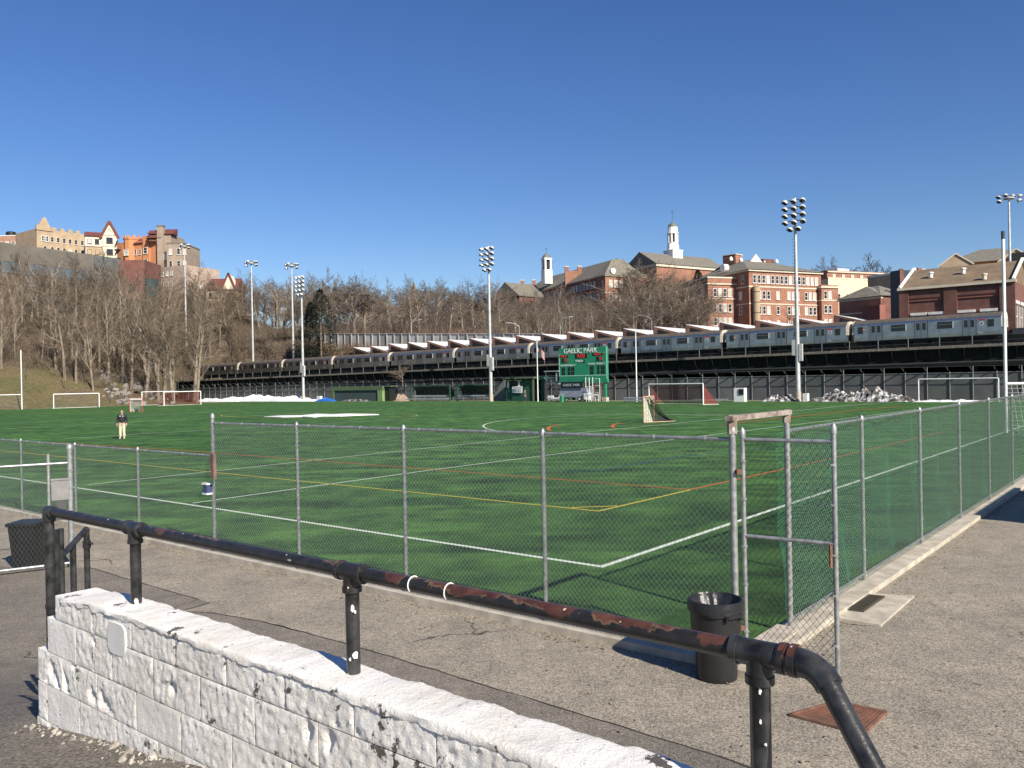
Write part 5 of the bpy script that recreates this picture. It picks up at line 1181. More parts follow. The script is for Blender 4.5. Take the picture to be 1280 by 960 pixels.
q = at(684.5, 400, 300); z = zat(684.5, 349, 300)
cu = thing('cupola', 'small white square cupola with arched openings on the dormitory roof', 'cupola', flat(q, z-2))
MB().box(flat(q, z+.8), 3.0, 3.0, 5.0, d1.e, d1.n).build('base_stage', WCU, cu)
for i in (-1,1):
    for j in (-1,1): MB().box(flat(q, z+5)+d1.e*i*1.05+d1.n*j*1.05, .6, .6, 4.0, d1.e, d1.n).build('belfry_column', WCU, cu)
for i in (-1,1): MB().box(flat(q, z+5)+wp(0,0,0), .35, 2.3, 4.0, d1.e, d1.n).build('mullion', WCU, cu)
MB().box(flat(q, z+5), 1.3, 1.3, 4.0, d1.e, d1.n).build('belfry_core', SDK, cu)
MB().box(flat(q, z+7.2), 3.0, 3.0, .6, d1.e, d1.n).build('entablature', WCU, cu)
MB().lathe(flat(q, z+7.5), [(1.6,0),(1.3,.8),(.8,1.4),(.2,1.8),(.08,2.2),(.001,2.3)], 12).build('dome', M('green_copper', (.15,.17,.14)), cu, smooth=True)
mb = MB().bar(flat(q, z+9.6), flat(q, z+11.6), .12, .12); mb.lathe(flat(q, z+11), [(.001,-.25),(.25,0),(.001,.25)], 8); mb.build('finial', STEELD, cu)
# houses with gables glimpsed left of the dormitory
b3 = Bld('house', 'dark gabled house roof half hidden by trees just right of the middle floodlight pole', 'house', at(617, 400, 300), at(650, 400, 290), 14, 18, zat(640, 372, 295), DBR2); b3.gable(5.5, SLATE, .6, 'y')
b4 = Bld('church_tower', 'pointed grey spire showing above the bare trees left of the middle pole', 'tower', at(513.5, 400, 320), at(521.5, 400, 320), 3, 25, zat(517, 369, 320), GRB)
q = at(517, 369, 320); MB().lathe(flat(q, zat(517,370,320))+b4.n*1.5, [(1.9,0),(.001,6.2)], 4).build('spire', SLATE, b4.t)
# cream apartment glimpsed behind the trees
b5 = Bld('apartment_building', 'cream apartment building glimpsed behind the bare trees left of centre', 'building', at(448, 400, 285), at(508, 400, 285), 14, 16, zat(480, 384, 285), TANB)
for z in (b5.z1-2, b5.z1-5.2, b5.z1-8.4, b5.z1-11.6): b5.row(span(1, b5.L-1, 8), z, w_=1.0, h=1.6, kind='plain')
# --- brick building with brown roof right behind the train
z_e = 15.0; ub = 124.5; va = vof(WU(1128, 400, ub)); vb = vof(WU(1266, 400, ub))
RBR = M('brown_shingle_roof', (.20,.145,.09), (.14,.10,.065), .5, .95, 0, 2, .4, .1)
b6 = Bld('depot_building', 'dark brick depot with broad brown roof and white verges beside the front train car', 'building', UV(ub, va), UV(ub, vb), 15, 3, z_e, M('dark_depot_brick', (.17,.08,.06), (.125,.055,.043), 1.2, .9, 0, 9, .3, .03))  # one dark brown brick on every wall of the depot
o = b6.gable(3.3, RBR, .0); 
L6 = b6.L
for x in (0, L6):
    mb = MB(); s = .35 if x else -.35
    for y0, y1, za, zb_ in ((-.5,7.5,z_e-.1,z_e+3.6),(15.5,7.5,z_e-.1,z_e+3.6)): mb.bar(b6.P(x+s*.5,y0,za+.15), b6.P(x+s*.5,y1,zb_-.05), .30, .3)
    mb.build('verge', WFR, b6.t)
b6.box(-.3, .9, -.35, 0, 3, z_e-.3, DBR, 'pier'); b6.box(L6*.46-.8, L6*.46+.8, -.35, 0, 3, z_e-.3, DBR, 'pier'); b6.box(L6-1.4, L6+.35, -.35, 0, 3, z_e-.3, DBR, 'pier')
b6.box(-.5, L6+.5, -.55, 0, z_e-.28, z_e+.05, LIME, 'gutter'); b6.box(.9, L6-1.4, -.22, 0, z_e-1.5, z_e-.6, DBR, 'corbel_band'); b6.box(.9, L6-1.4, -.12, 0, z_e-1.9, z_e-1.5, DBR2, 'corbel_band')
for x in (L6*.16, L6*.33, L6*.60, L6*.80):
    b6.win(x, z_e-5.2, 1.6, 2.6, kind='plain', blind=0); b6.box(x-1.05, x+1.05, -.3, 0, z_e-3.85, z_e-3.5, WFR, 'lintel')
for y in (2.2, 6.0, 10): b6.win(y, z_e-4.6, 1.9, 3.2, side='right', blind=.2); MB().box(b6.P(L6+.15, y, z_e-2.75), .3, 2.6, .4, b6.e, b6.n).build('lintel', WFR, b6.t)
for x, y in ((L6*.22,3.5),(L6*.52,4),(L6*.75,1)): MB().lathe(b6.P(x, y, z_e+3.3*y/7.5), [(.001,0),(.28,0),(.28,.6),(.4,.62),(.4,.8),(.001,.9)], 10).build('roof_vent', WFR if x < L6*.7 else LIME, b6.t)
MB().box(b6.P(L6+1.4, .5, 7.6), 2.4, 1.2, 2.2, b6.e, b6.n).build('orange_machinery', M('orange_machinery', (.45,.14,.05), (.3,.1,.04), 3, .7), b6.t); MB().box(b6.P(L6+.8, -.3, 8.3), 1.6, .5, .9, b6.e, b6.n).build('dark_machinery', STEELD, b6.t)
# dark glazed block and grey hip roof to its left
b7 = Bld('office_block', 'small dark glass block with brown corner piers left of the depot roof', 'building', at(1126, 380, 150), at(1150, 380, 152), 2.2, 4, zat(1137, 338, 151), M('dark_blue_grey_cladding', (.045,.055,.065), None, 1, .35))
b7.box(-.3, .6, -.2, 0, 4, b7.z1+.2, DBR, 'pier'); b7.box(b7.L-.6, b7.L+.5, -.25, 0, 4, b7.z1+.5, DBR2, 'pier'); b7.box(.6, b7.L-.6, -.15, 0, b7.z1-2.6, b7.z1-2.3, SDK, 'floor_band')
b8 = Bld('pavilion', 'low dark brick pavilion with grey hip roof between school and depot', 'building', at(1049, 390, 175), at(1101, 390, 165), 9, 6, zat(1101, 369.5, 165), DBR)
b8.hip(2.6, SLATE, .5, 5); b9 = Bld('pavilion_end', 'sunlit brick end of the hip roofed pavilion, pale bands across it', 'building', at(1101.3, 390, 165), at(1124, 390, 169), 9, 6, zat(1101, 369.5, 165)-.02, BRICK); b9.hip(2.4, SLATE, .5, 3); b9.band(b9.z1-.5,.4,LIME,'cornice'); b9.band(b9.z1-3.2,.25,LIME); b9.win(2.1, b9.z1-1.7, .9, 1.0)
b8.box(4, 8.6, -.6, 0, b8.z1-6, b8.z1-2.2, DBR2, 'porch'); b8.box(3.9, 8.7, -.7, 0, b8.z1-2.2, b8.z1-1.9, LIME, 'porch_band'); b8.box(b8.L-2.6, b8.L+1.8, -2.2, -.7, 6, b8.z1-2.0, DBR2, 'porch')
# long yellow and brick hall behind
b10 = Bld('hall', 'long pale yellow hall with red brick upper storey behind the school block', 'building', at(1036, 390, 275), at(1110, 390, 285), 20, 12, zat(1040, 348, 275), YEL)
b10.box(-.2, b10.L+.1, .3, 20.2, b10.z1, zat(1040, 337.5, 275), BRICK, 'upper_storey'); b10.band(zat(1040,340,275), .4, LIME, 'band'); b10.band(b10.z1-.1, .5, LIME, 'sill_band')
b10.row([4.5+k*3.7 for k in range(5)], b10.z1-6.0, w_=1.1, h=2.0); 
for k in range(4): b10.box(2+k*4, 3.2+k*4, .05, .32, b10.z1+.5, b10.z1+1.5, LIME, 'brick_panel')
b10.box(7, 12, 3, 7, zat(1040,337.5,275), zat(1040,337.5,275)+1.2, WFR, 'roof_plant')
# hotel-like block, top right
b11 = Bld('apartment_block', 'large apartment block with broad grey roof and tan gables at the top right', 'building', at(1180, 330, 215), at(1300, 330, 205), 20, 8, zat(1240, 326.5, 210), ORB)
b11.hip(4.4, SLATE, .8, 9)
for x0, w_ in ((-1.0,7.5),(12.2,7.5)):
    o = MB().prism([b11.P(x0,-1.0,b11.z1-.4), b11.P(x0+w_,-1.0,b11.z1-.4), b11.P(x0+w_/2,-1.0,b11.z1+2.3)], b11.n*6).build('gable', TANB, b11.t)
    mb = MB().bar(b11.P(x0-.3,-1.1,b11.z1-.5), b11.P(x0+w_/2,-1.1,b11.z1+2.5), .35, .3); mb.bar(b11.P(x0+w_+.3,-1.1,b11.z1-.5), b11.P(x0+w_/2,-1.1,b11.z1+2.5), .35, .3); mb.build('gable_trim', LIME, o)
    b11.box(x0+.2, x0+w_-.2, -1.0, 0, 8, b11.z1-.4, TANB, 'bay_wall')
for x, y in ((15,-3),(19.5,-3)): b11.box(x, x+3.6, y, y+2.5, b11.z1-1.5, b11.z1+1.3, SBK if x < 17 else WFR, 'roof_unit')
b12 = Bld('apartment_wing', 'low tan wing with white parapet left of the grey roofed apartment block', 'building', at(1150, 345, 190), at(1186, 345, 195), 14, 8, zat(1165, 338, 192), TANB); b12.band(b12.z1-.3, .5, WFR, 'parapet')
# --- left ridge apartments
def crenel(b, mat, h=1.0, w_=1.3, gap=1.2, x0=0, x1=None):
    x = x0
    while x < (x1 or b.L)-w_: b.box(x, x+w_, -.02, .6, b.z1, b.z1+h, mat, 'merlon'); x += w_+gap
YL = 285
zt = zat(66, 287, YL)
c1_ = Bld('apartment_house', 'tan brick apartment house with battlements and a pointed gable, top left ridge', 'building', at(46, 300, YL-3), at(106, 300, YL+10), 16, 24, zt, TANB); crenel(c1_, TANB, 1.0, 1.5, 1.2, 5)
MB().prism([c1_.P(-.2,-.3,zt-.5), c1_.P(5.2,-.3,zt-.5), c1_.P(4.6,-.3,zt+.6), c1_.P(2.8,-.3,zt+4.0), c1_.P(2.2,-.3,zt+4.0), c1_.P(.6,-.3,zt+1.3), c1_.P(-.2,-.3,zt+1.0)], c1_.n*.8).build('gable', TANB, c1_.t)
for z in (zt-3.2, zt-6.6, zt-10, zt-13.4): c1_.row([2.6,5.0,7.0,9.0,11.0,13.0,15.2], z, w_=.95, h=1.6, kind='plain', blind=.2)
for z in (zt-3.2,): c1_.row([2.0,3.3], z, w_=.9, h=1.7, kind='white', blind=.2)
c0_ = Bld('apartment_house', 'shade-greyed side wing of the battlemented tan apartment house, at far left', 'building', at(24, 300, YL+14), at(45.5, 300, YL-2.8), .6, 24, zt-.6, GRB);  # shaded face of the tan house, its shade put into a greyer brick
for z in (zt-3.8, zt-7): c0_.row([3.2,6.6,10,13.4], z, w_=.9, h=1.7, kind='plain', blind=.1)
cm = Bld('apartment_house', 'low reddish brick house with a black water tank at the left edge', 'building', at(-20, 300, YL+20), at(23, 300, YL+20), 12, 24, zat(10, 294.5, YL+20), M('pinkish_brick', (.38,.22,.15), None, 1, .9)); cm.band(cm.z1-.2,.3,WFR,'parapet'); cm.row([6+k*2.4 for k in range(3)], cm.z1-2.6, w_=1.2, h=.9)
q = at(14, 300, YL+24); MB().lathe(flat(q, cm.z1), [(1.7,0),(1.75,1.8),(1.3,2.1),(.001,2.2)], 16).build('water_tank', SBK, cm.t)
zt = zat(118, 294, YL)
c2_ = Bld('half_timbered_house', 'cream half timbered house with red tile roof and steep gable on the left ridge', 'building', at(106.5, 300, YL), at(143, 300, YL+4), 14, 24, zt, STUC)
o = MB().prism([c2_.P(-.3,-.6,zt-.1), c2_.P(-.3,3,zt+1.8), c2_.P(-.3,3.2,zt-.1)], c2_.e*(5.6)).build('roof', RTILE, c2_.t)
xg0, xg1 = 5.1, 9.9
c2_.box(xg0+.2, xg1-.1, -.7, 0, 24, zt+.4, STUC, 'bay'); MB().prism([c2_.P(xg0+.1,-.7,zt+.4), c2_.P(xg1,-.7,zt+.4), c2_.P((xg0+xg1)/2,-.7,zt+4.6)], c2_.n*6).build('gable_wall', STUC, c2_.t)
mb = MB().bar(c2_.P(xg0-.5,-.8,zt-.6), c2_.P((xg0+xg1)/2,-.8,zt+5.2), .4, .8); mb.bar(c2_.P(xg1+.5,-.8,zt-.6), c2_.P((xg0+xg1)/2,-.8,zt+5.2), .4, .8)
mb.build('gable_roof', RTILE, c2_.t)
xm = (xg0+xg1)/2
for (a_, bb) in (((xg0+.3,zt+.3),(xg1-.2,zt+.3)),((xm,zt+.3),(xm,zt+4.0)),((xm-1.6,zt+.4),(xm-.1,zt+2.6)),((xm+1.6,zt+.4),(xm+.1,zt+2.6)),((xg0+.3,zt-3.6),(xg1-.2,zt-3.6)),((xg0+.4,zt-3.5),(xg0+.4,zt)),((xg1-.3,zt-3.5),(xg1-.3,zt))): MB().bar(c2_.P(a_[0],-.75,a_[1]), c2_.P(bb[0],-.75,bb[1]), .08, .16, c2_.n).build('timber', TIMB, c2_.t)
for z in (zt-1.9, zt-5.6): c2_.row([1.3,3.6], z, w_=1.2, h=1.6, kind='dark', blind=.1)
for z in (zt-1.4, zt-5.4): c2_.win(xm, z, 1.9, 1.9, kind='dark', blind=.1, y=-.7)
c2_.box(0, 5.2, -.1, 0, zt-3.9, zt-3.6, TIMB, 'beam'); c2_.box(0, 5.2, -.12, 0, 24, zt-3.9, TANB, 'lower_wall')
zt = zat(165, 298.5, YL)
c3_ = Bld('apartment_house', 'bright orange brick apartment house with a round battlemented turret', 'building', at(143.5, 300, YL+6), at(202, 300, YL-2), 14, 20, zt-.6, ORB)
c3_.box(.2, 4.2, -.9, -.0, 20, zt-.6, M('fire_escape_shadow_brick', (.40,.17,.09)), 'shadow_slab')  # slab of darker brick with the fire escape's shadow put into its colour
mb = MB()
for k in range(5):
    z = zt-3-k*3; mb.box(c3_.P(2.4,-1.6,z), 2.6, 1.3, .12, c3_.e, c3_.n); mb.bar(c3_.P(1.2,-1.9,z), c3_.P(3.4,-1.9,z+3), .15, .5); 
    for x in (1.1,3.7): mb.bar(c3_.P(x,-2.2,z), c3_.P(x,-2.2,z+1.1), .08, .08)
    mb.bar(c3_.P(1.1,-2.2,z+1.1), c3_.P(3.7,-2.2,z+1.1), .08, .08)
mb.build('fire_escape', SDK, c3_.t)
o = MB().lathe(c3_.P(6.6,1.4,0), [(2.7,20),(2.7,zt+.2),(2.9,zt+.4),(2.9,zt+1.0)], 10).build('turret', ORB, c3_.t)
for k in range(10): a_ = math.pi*(k+.5)/5; MB().box(c3_.P(6.6,1.4,zt+1.3)+wp(2.75*math.cos(a_),2.75*math.sin(a_),0), .3, .8, .8, wp(math.cos(a_),math.sin(a_)), wp(-math.sin(a_),math.cos(a_))).build('merlon', ORB, o)
o = MB().prism([c3_.P(9,-.6,zt-1.3), c3_.P(9,2.5,zt+.9), c3_.P(9,2.6,zt-1.3)], c3_.e*4.6).build('roof', RTILE, c3_.t)
for z in (zt-4.2, zt-8.2, zt-12.2):
    c3_.win(6.6, z, 1.9, 2.0, kind='white', blind=.4, y=-1.35); c3_.row([9.6, 11.6], z, w_=.8, h=1.9, kind='plain', blind=.1); c3_.win(14.5, z+.1, 1.6, 2.0, kind='white', blind=.3, y=-.5)
c3_.box(13.2, 16.0, -.5, 4, 20, zt+1.0, ORB, 'right_bay')
zt = zat(190, 288, YL-4)
c4_ = Bld('apartment_tower', 'grey tan brick tower with red tiled hood and tall chimney beside the orange house', 'building', at(202.3, 300, YL-2), at(213.5, 300, YL-2), 12, 18, zat(207, 292, YL-2), GRB)
o = MB().prism([c4_.P(-.4,-.6,c4_.z1-.2), c4_.P(-.4,4,c4_.z1+2.2), c4_.P(-.4,4,c4_.z1-.2)], c4_.e*(c4_.L+1.2)).build('roof', RTILE, c4_.t)
c4_.box(-4.2, -.6, -.4, 4, c4_.z1-2.6, c4_.z1-.2, DBR, 'timber_bay'); MB().prism([c4_.P(-5,-1.1,c4_.z1-1.5), c4_.P(-5,1.5,c4_.z1-.1), c4_.P(-5,1.5,c4_.z1-1.5)], c4_.e*5.2).build('hood', RTILE, c4_.t); MB().prism([c4_.P(-4.6,-.9,c4_.z1-.1), c4_.P(-4.6,1.5,c4_.z1+1.5), c4_.P(-4.6,1.5,c4_.z1-.1)], c4_.e*4.6).build('hood', RTILE, c4_.t)
c4_.box(-1.3, .9, -.9, .6, 18, zat(198, 283.5, YL-2), GRB, 'chimney'); c4_.box(-1.45, 1.05, -1.05, .75, zat(198,283.5,YL-2), zat(198,283.5,YL-2)+.35, SLATE, 'chimney_cap'); c4_.box(.2, 3.2, -.8, 0, c4_.z1-9, c4_.z1-6.6, WFR, 'white_panel')
zt = zat(222, 304.5, YL-4)
c5_ = Bld('apartment_house', 'grey tan brick apartment house ending the row beside the slim mast', 'building', at(208, 300, YL-6), at(230, 300, YL-6), 14, 8, zt, GRB); c5_.band(zt-.4,.4,SLATE,'parapet')
for k in range(7): c5_.row([1.3,4.0,6.0], zt-3-k*4.1, w_=1.0, h=1.9, kind='plain', blind=.3)
c6_ = Bld('apartment_house', 'pale apartment block glimpsed low through the trees right of the slim mast', 'building', at(232, 360, YL-20), at(262, 360, YL-20), 14, 6, zat(245, 350, YL-20), M('pinkish_tan_brick', (.40,.31,.25), None, 1, .9))
for k in range(8): c6_.row([1.2+j*1.9 for j in range(4)], c6_.z1-2.2-k*3.2, w_=.8, h=1.3, blind=.5)
c6b = Bld('apartment_house', 'tan apartment wall below the orange house seen through branches', 'building', at(183, 360, YL-16), at(232, 360, YL-24), 14, 6, zat(200, 334, YL-20), M('tan_pink_brick', (.42,.33,.26), None, 1, .9))
for k in range(8): c6b.row([1.2+j*2.1 for j in range(6)], c6b.z1-2.2-k*3.4, w_=.8, h=1.3, blind=.5)
c7_ = Bld('half_timbered_house', 'brown roofed half timbered house low among trees left of the second mast', 'house', at(258, 380, 262), at(293, 380, 262), 12, 12, zat(275, 362, 262), TANB); o = c7_.gable(4.2, RTILE, .5)
MB().prism([c7_.P(5.4,-.6,c7_.z1), c7_.P(9.2,-.6,c7_.z1), c7_.P(7.3,-.6,c7_.z1+4.6)], c7_.n*5).build('gable', STUC, c7_.t); mb = MB().bar(c7_.P(5.0,-.7,c7_.z1-.3), c7_.P(7.3,-.7,c7_.z1+5.1), .4, .5); mb.bar(c7_.P(9.6,-.7,c7_.z1-.3), c7_.P(7.3,-.7,c7_.z1+5.1), .4, .5); mb.build('gable_roof', RTILE, c7_.t)
for k in range(4): c7_.row([1.4,3.2,6.2,8.2], c7_.z1-1.8-k*3.4, w_=.9, h=1.5, kind='dark', blind=.5)
# modern grey slab and wine coloured block on the slope below
Yg = 222
gA, gB = at(-30, 340, Yg-14), at(149, 340, Yg+22)
GCON = M('weathered_grey_cladding', (.155,.14,.115), (.11,.10,.085), .25, .85)
sl_ = Bld('modern_block', 'long modern grey clad building with ribbon windows on the left slope behind trees', 'building', gA, gB, 14, 14, zat(0, 303, (Yg-8)), GCON)
for zo, zh in ((-6.3, 3.2), (-15.5, 3.4)):
    o = sl_.box(-.1, sl_.L*.80, -.12, 0, sl_.z1+zo-zh/2, sl_.z1+zo+zh/2, STEELD, 'window_band')
    for k in range(22): x = sl_.L*.80*(k+.5)/22; c = sl_.box(x-.78, x+.78, -.2, -.12, sl_.z1+zo-zh/2+.25, sl_.z1+zo+zh/2-.2, M('pale_blue_glazing', (.12,.17,.20), (.07,.10,.12), .4, .15), 'window_pane')
sl_.box(0, sl_.L, -.25, 0, sl_.z1-10.8, sl_.z1-10.2, M('tan_spandrel', (.28,.2,.12), None, 1, .9), 'floor_edge'); sl_.box(sl_.L*.80, sl_.L, -.3, 0, 14, sl_.z1-.1, M('blue_grey_cladding', (.12,.13,.13), (.09,.10,.10), .6, .8), 'end_cladding')
w_b = Bld('modern_block', 'wine red brick stair block joined to the right end of the grey building', 'building', at(149.5, 340, Yg+20), at(180, 340, Yg+20), 12, 8, zat(165, 325, Yg+20), M('dull_wine_brick', (.19,.085,.065), (.14,.06,.048), .4, .9))
w_b.win(3.6, w_b.z1-8, 1.8, 2.2, kind='dark', blind=0); o = w_b.box(w_b.L+.05, w_b.L+2.9, .3, 4, 8, w_b.z1-5.5, M('teal_glass', (.05,.09,.09), (.04,.06,.06), 1, .2), 'glass_stair')
# --- concrete retaining wall of separate panels behind the train
RW = M('pale_weathered_concrete', (.36,.35,.33), (.24,.235,.22), .35, .9, 0, 3, .3, .05); RW2 = M('whitewashed_concrete', (.50,.50,.48), (.33,.33,.31), .5, .9)
t = thing('retaining_wall', 'pale grey concrete panel retaining wall behind the left half of the train', 'wall', UV(136, 140, 9)); v = 103; rr = random.Random(2)
while v < 178:
    z1 = 13.1+.052*(v-112); MB().box(UV(136, v+1.3, (9+z1)/2), .4, 2.5, z1-9, U, V).build('wall_panel', rr.choice([RW,RW,RW2]), t)
    MB().box(UV(135.7, v, (9+z1)/2), .3, .16, z1-9+.3, U, V).build('buttress', RW, t)
    v += 2.62
MB().bar(UV(135.9, 103, 13.1+.052*(-9)+.15), UV(135.9, 178, 13.1+.052*66+.15), .5, .2).build('coping', RW, t)
# a parked dark cars row and street lamps above it
def car(label, px, Y, colr, ang=0.):
    q = at(px, 412, Y); z = hill(q.x, q.y)+.05; q = flat(q, z); t = thing('parked_car', label, 'car', q, 'cars parked on the road above the retaining wall'); e = -V; nn = U
    P = lambda x, y, z_: q+e*x+nn*y+wp(0,0,z_)
    mb = MB().prism([P(-2.2,0,.35),P(2.2,0,.35),P(2.25,0,.75),P(1.4,0,.95),P(-1.9,0,.98),P(-2.25,0,.8)], nn*1.7); mb.build('body', colr, t)
    MB().prism([P(-1.6,.12,.96),P(1.2,.12,.94),P(.5,.12,1.42),P(-1.1,.12,1.45)], nn*1.46).build('cabin', TWIN, t)
    for x in (-1.4,1.4): MB().lathe(P(x,-.02,.34), [(.001,0),(.34,0),(.34,.2),(.001,.2)], 12, nn).build('wheel', TFR, t)
for px, Y, cc, s in ((560, 186, 'black', (.02,.02,.022)), (577, 183, 'dark blue', (.02,.03,.06)), (594, 180, 'silver', (.35,.36,.37)), (632, 178, 'white', (.7,.7,.69)), (612, 179, 'black', (.02,.02,.02))):
    car('%s car parked above the wall %s' % (cc, {560:'farthest left of the row',577:'second in the row',594:'just left of the middle floodlight pole',612:'just behind the middle floodlight pole',632:'right of the middle floodlight pole'}[px]), px, Y, M('car_paint_'+cc.replace(' ','_'), s, s, 2, .25))
def street_lamp(label, px, py, Y, side=-1):
    q = at(px, py, Y); z = hill(q.x, q.y); t = thing('street_lamp', label, 'street lamp', flat(q, z), 'street lamps behind the railway')
    MB().tube([flat(q, z), flat(q, q.z)], .10, 8, r2=.06).build('pole', ALU, t, smooth=True); MB().tube([flat(q, q.z), q+wp(side*.8,0,.55), q+wp(side*1.9,0,.8)], .05, 6).build('arm', ALU, t, smooth=True); MB().box(q+wp(side*2.2,0,.78), .8, .3, .14).build('lamp_head', ALU, t)
street_lamp('grey street lamp above the concrete wall at left of centre', 514, 404, 200, 1); street_lamp('street lamp with a curved arm above the third train car', 814.5, 399, 160); street_lamp('street lamp near the dark bushes left of the scoreboard', 700, 401, 170, 1); street_lamp('street lamp beside the white stump left of the flagpole', 649, 408, 172)
# ------------------------------------------------------------------ bare trees
BARK = M('grey_brown_bark', (.27,.22,.165), (.15,.12,.095), 1.2, .95); TWIG = M('tan_twigs', (.20,.15,.105), (.10,.077,.056), .5, .95); TWIGG = M('grey_twigs', (.135,.11,.09), (.08,.066,.056), .4, .95); PALEB = M('pale_bark', (.38,.34,.28), (.26,.23,.19), 1, .95)
def tree_variant(seed, style, twigm, barkm, dens=1.0, tw=.0125):
    """unit tree about 10 m tall standing at the origin"""
    r = random.Random(seed); TB, CB = MB(), MB()
    def tri(mb, p, q, r0, r1):
        d = (q-p); a = d.orthogonal().normalized(); b_ = d.cross(a).normalized(); k = len(mb.v)
        for c, rr_ in ((p, r0), (q, r1)):
            for i in range(3): t_ = 2.094*i; mb.v.append(c + a*(rr_*math.cos(t_)) + b_*(rr_*math.sin(t_)))
        for i in range(3): j = (i+1) % 3; mb.f.append((k+i, k+j, k+3+j, k+3+i))
    def grow(p, d, L, rad, lev):
        n_ = 4 if lev < 2 else (3 if lev == 2 else 2); pts = [p]; dd = d.copy()
        for i in range(n_):
            wob = (.10 if lev > 2 else .15) if lev else .07
            dd = (dd + Vector((r.gauss(0,wob), r.gauss(0,wob), r.gauss(0,wob)+ (.07 if lev == 1 else .0)))).normalized(); pts.append(pts[-1]+dd*(L/n_))
        for i in range(n_):
            r0 = rad*(1-.75*i/n_) if lev else rad*(1-.5*i/n_); r1 = rad*(1-.75*(i+1)/n_) if lev else rad*(1-.5*(i+1)/n_)
            if lev == 0: TB.tube([pts[i], pts[i+1]], r0, 7, False, r1)
            elif lev <= 2: tri(TB, pts[i], pts[i+1], max(r0, tw*1.1), max(r1, tw*.9))
            else: tri(CB, pts[i], pts[i+1], max(r0, tw*.8), max(r1, tw*.5))
        if lev >= 4: return
        nb = [8,6,6,4][lev]; nb = max(2, int(nb*dens*r.uniform(.8,1.25)))
        for k in range(nb):
            s = (.28+.72*(k+r.random())/nb) if lev == 0 else (.15+.85*(k+r.random())/nb); s = min(s, .999)
            x = s*n_; i = int(x); q = pts[i].lerp(pts[i+1], x-i); base = (pts[i+1]-pts[i]).normalized()
            ax = base.orthogonal().normalized(); ax.rotate(Matrix.Rotation(r.uniform(0, 6.283), 3, base))
            if style == 'round': ang = [r.uniform(.55,1.05), r.uniform(.45,.95), r.uniform(.4,.9), r.uniform(.3,.9)][lev]
            else: ang = [r.uniform(.25,.65), r.uniform(.3,.75), r.uniform(.35,.8), r.uniform(.3,.8)][lev]
            nd = (base*math.cos(ang) + ax*math.sin(ang)).normalized()
            if nd.z < -.1: nd.z *= -.4; nd.normalize()
            LL = [L*(.62 if style == 'round' else .5)*(1.15-.5*s), L*.50*(1.1-.4*s), L*.50*(1.15-.4*s), L*.6][lev]*r.uniform(.75,1.2)
            grow(q, nd, LL, [rad*.5, rad*.45, rad*.5, rad*.6][lev]*(1.1-.5*s), lev+1)
        if lev < 3: grow(pts[-1], dd, L*(.42 if lev == 0 else .45), rad*.45, lev+1)
    grow(Vector((0,0,-.4)), Vector((r.uniform(-.08,.08), r.uniform(-.08,.08), 1)).normalized(), 6.6 if style == 'round' else 7.6, .17, 0)
    zmax = max(v.z for v in CB.v); k = 10/zmax
    for mb in (TB, CB):
        for v in mb.v: v *= k
    t = thing('bare_tree', '', 'tree', (0,0,0)); TB.build('trunk', barkm, t, local=True, smooth=True, recalc=False); CB.build('crown', twigm, t, local=True, recalc=False); return t
VAR = [tree_variant(11,'round',TWIGG,BARK), tree_variant(12,'tall',TWIG,BARK), tree_variant(13,'tall',TWIG,BARK,1.05), tree_variant(14,'round',TWIG,BARK), tree_variant(15,'tall',TWIGG,PALEB,.95), tree_variant(16,'round',TWIGG,BARK,.85), tree_variant(17,'tall',TWIG,BARK,.9), tree_variant(18,'round',TWIGG,BARK,1.1,.026)]
used = set()
def plant(px, Y, py_top, var, label, group=None, wid=1.0, name='bare_tree', base=None, u=None):
    q = at(px, py_top, Y); z0 = max(0, hill(q.x, q.y)) if base is None else base; h = q.z - z0 + .3
    if h < 4 and base is None: return None
    src = VAR[var]
    if var in used: c = copy_tree(src)
    else: c = src; used.add(var)
    c.location = flat(q, z0); s = h/10; c.scale = (s*wid, s*wid, s); c.rotation_euler = (0,0,R.uniform(0,6.28)); c['label'] = label; c['category'] = 'tree'; c.name = name
    if group: c['group'] = group
    return c
rt = random.Random(21)
def clear_of_rails(px, Y):
    q = at(px, 450, Y); u, v = uof(q), vof(q); return not (98 < u < 136 and v < 205) 
def wood(n_, px0, px1, Ys, top, lab, grp, vs, wid=(1.1,1.5)):
    k = 0
    for Yr in Ys:
        for i in range(n_):
            px = px0+(px1-px0)*(i+rt.uniform(.1,.9))/n_; Y = Yr+rt.uniform(-6,6)
            if not clear_of_rails(px, Y): continue
            py = top(px, Yr)+rt.uniform(-9,10); 
            plant(px, Y, py, rt.choice(vs), lab + ', ' + (['front row','second row','third row','fourth row','hindmost row','hindmost row'][Ys.index(Yr)] if len(Ys) > 1 else 'rearmost') + (' on the left' if i < n_/2 else ' on the right'), grp, rt.uniform(*wid)); k += 1
    return k
wood(15, -45, 245, (166,178,192,208), lambda px, Y: {166:356,178:334,192:324,208:320}[Y] + (8 if px > 180 else 0) + (-8 if px < 40 else 0), 'bare tree in the dense wood on the left slope', 'bare trees of the wood on the left slope', [1,2,6,1,2,6,4], (.8,1.25))
wood(9, -35, 165, (214,), lambda px, Y: 314, 'tall thin bare tree in front of the grey modern building', 'bare trees of the wood on the left slope', [1,2,6,7], (.8,1.1))
wood(5, -20, 240, (232,), lambda px, Y: 345, 'bare tree in the dense wood on the left slope', 'bare trees of the wood on the left slope', [1,2,6], (1.0,1.3))
wood(12, 236, 402, (212,228,246,262,280), lambda px, Y: {212:374,228:362,246:352,262:346,280:350}[Y], 'bare tree behind the left end of the train', 'bare trees behind the left end of the train', [1,2,3,6], (1.0,1.5))
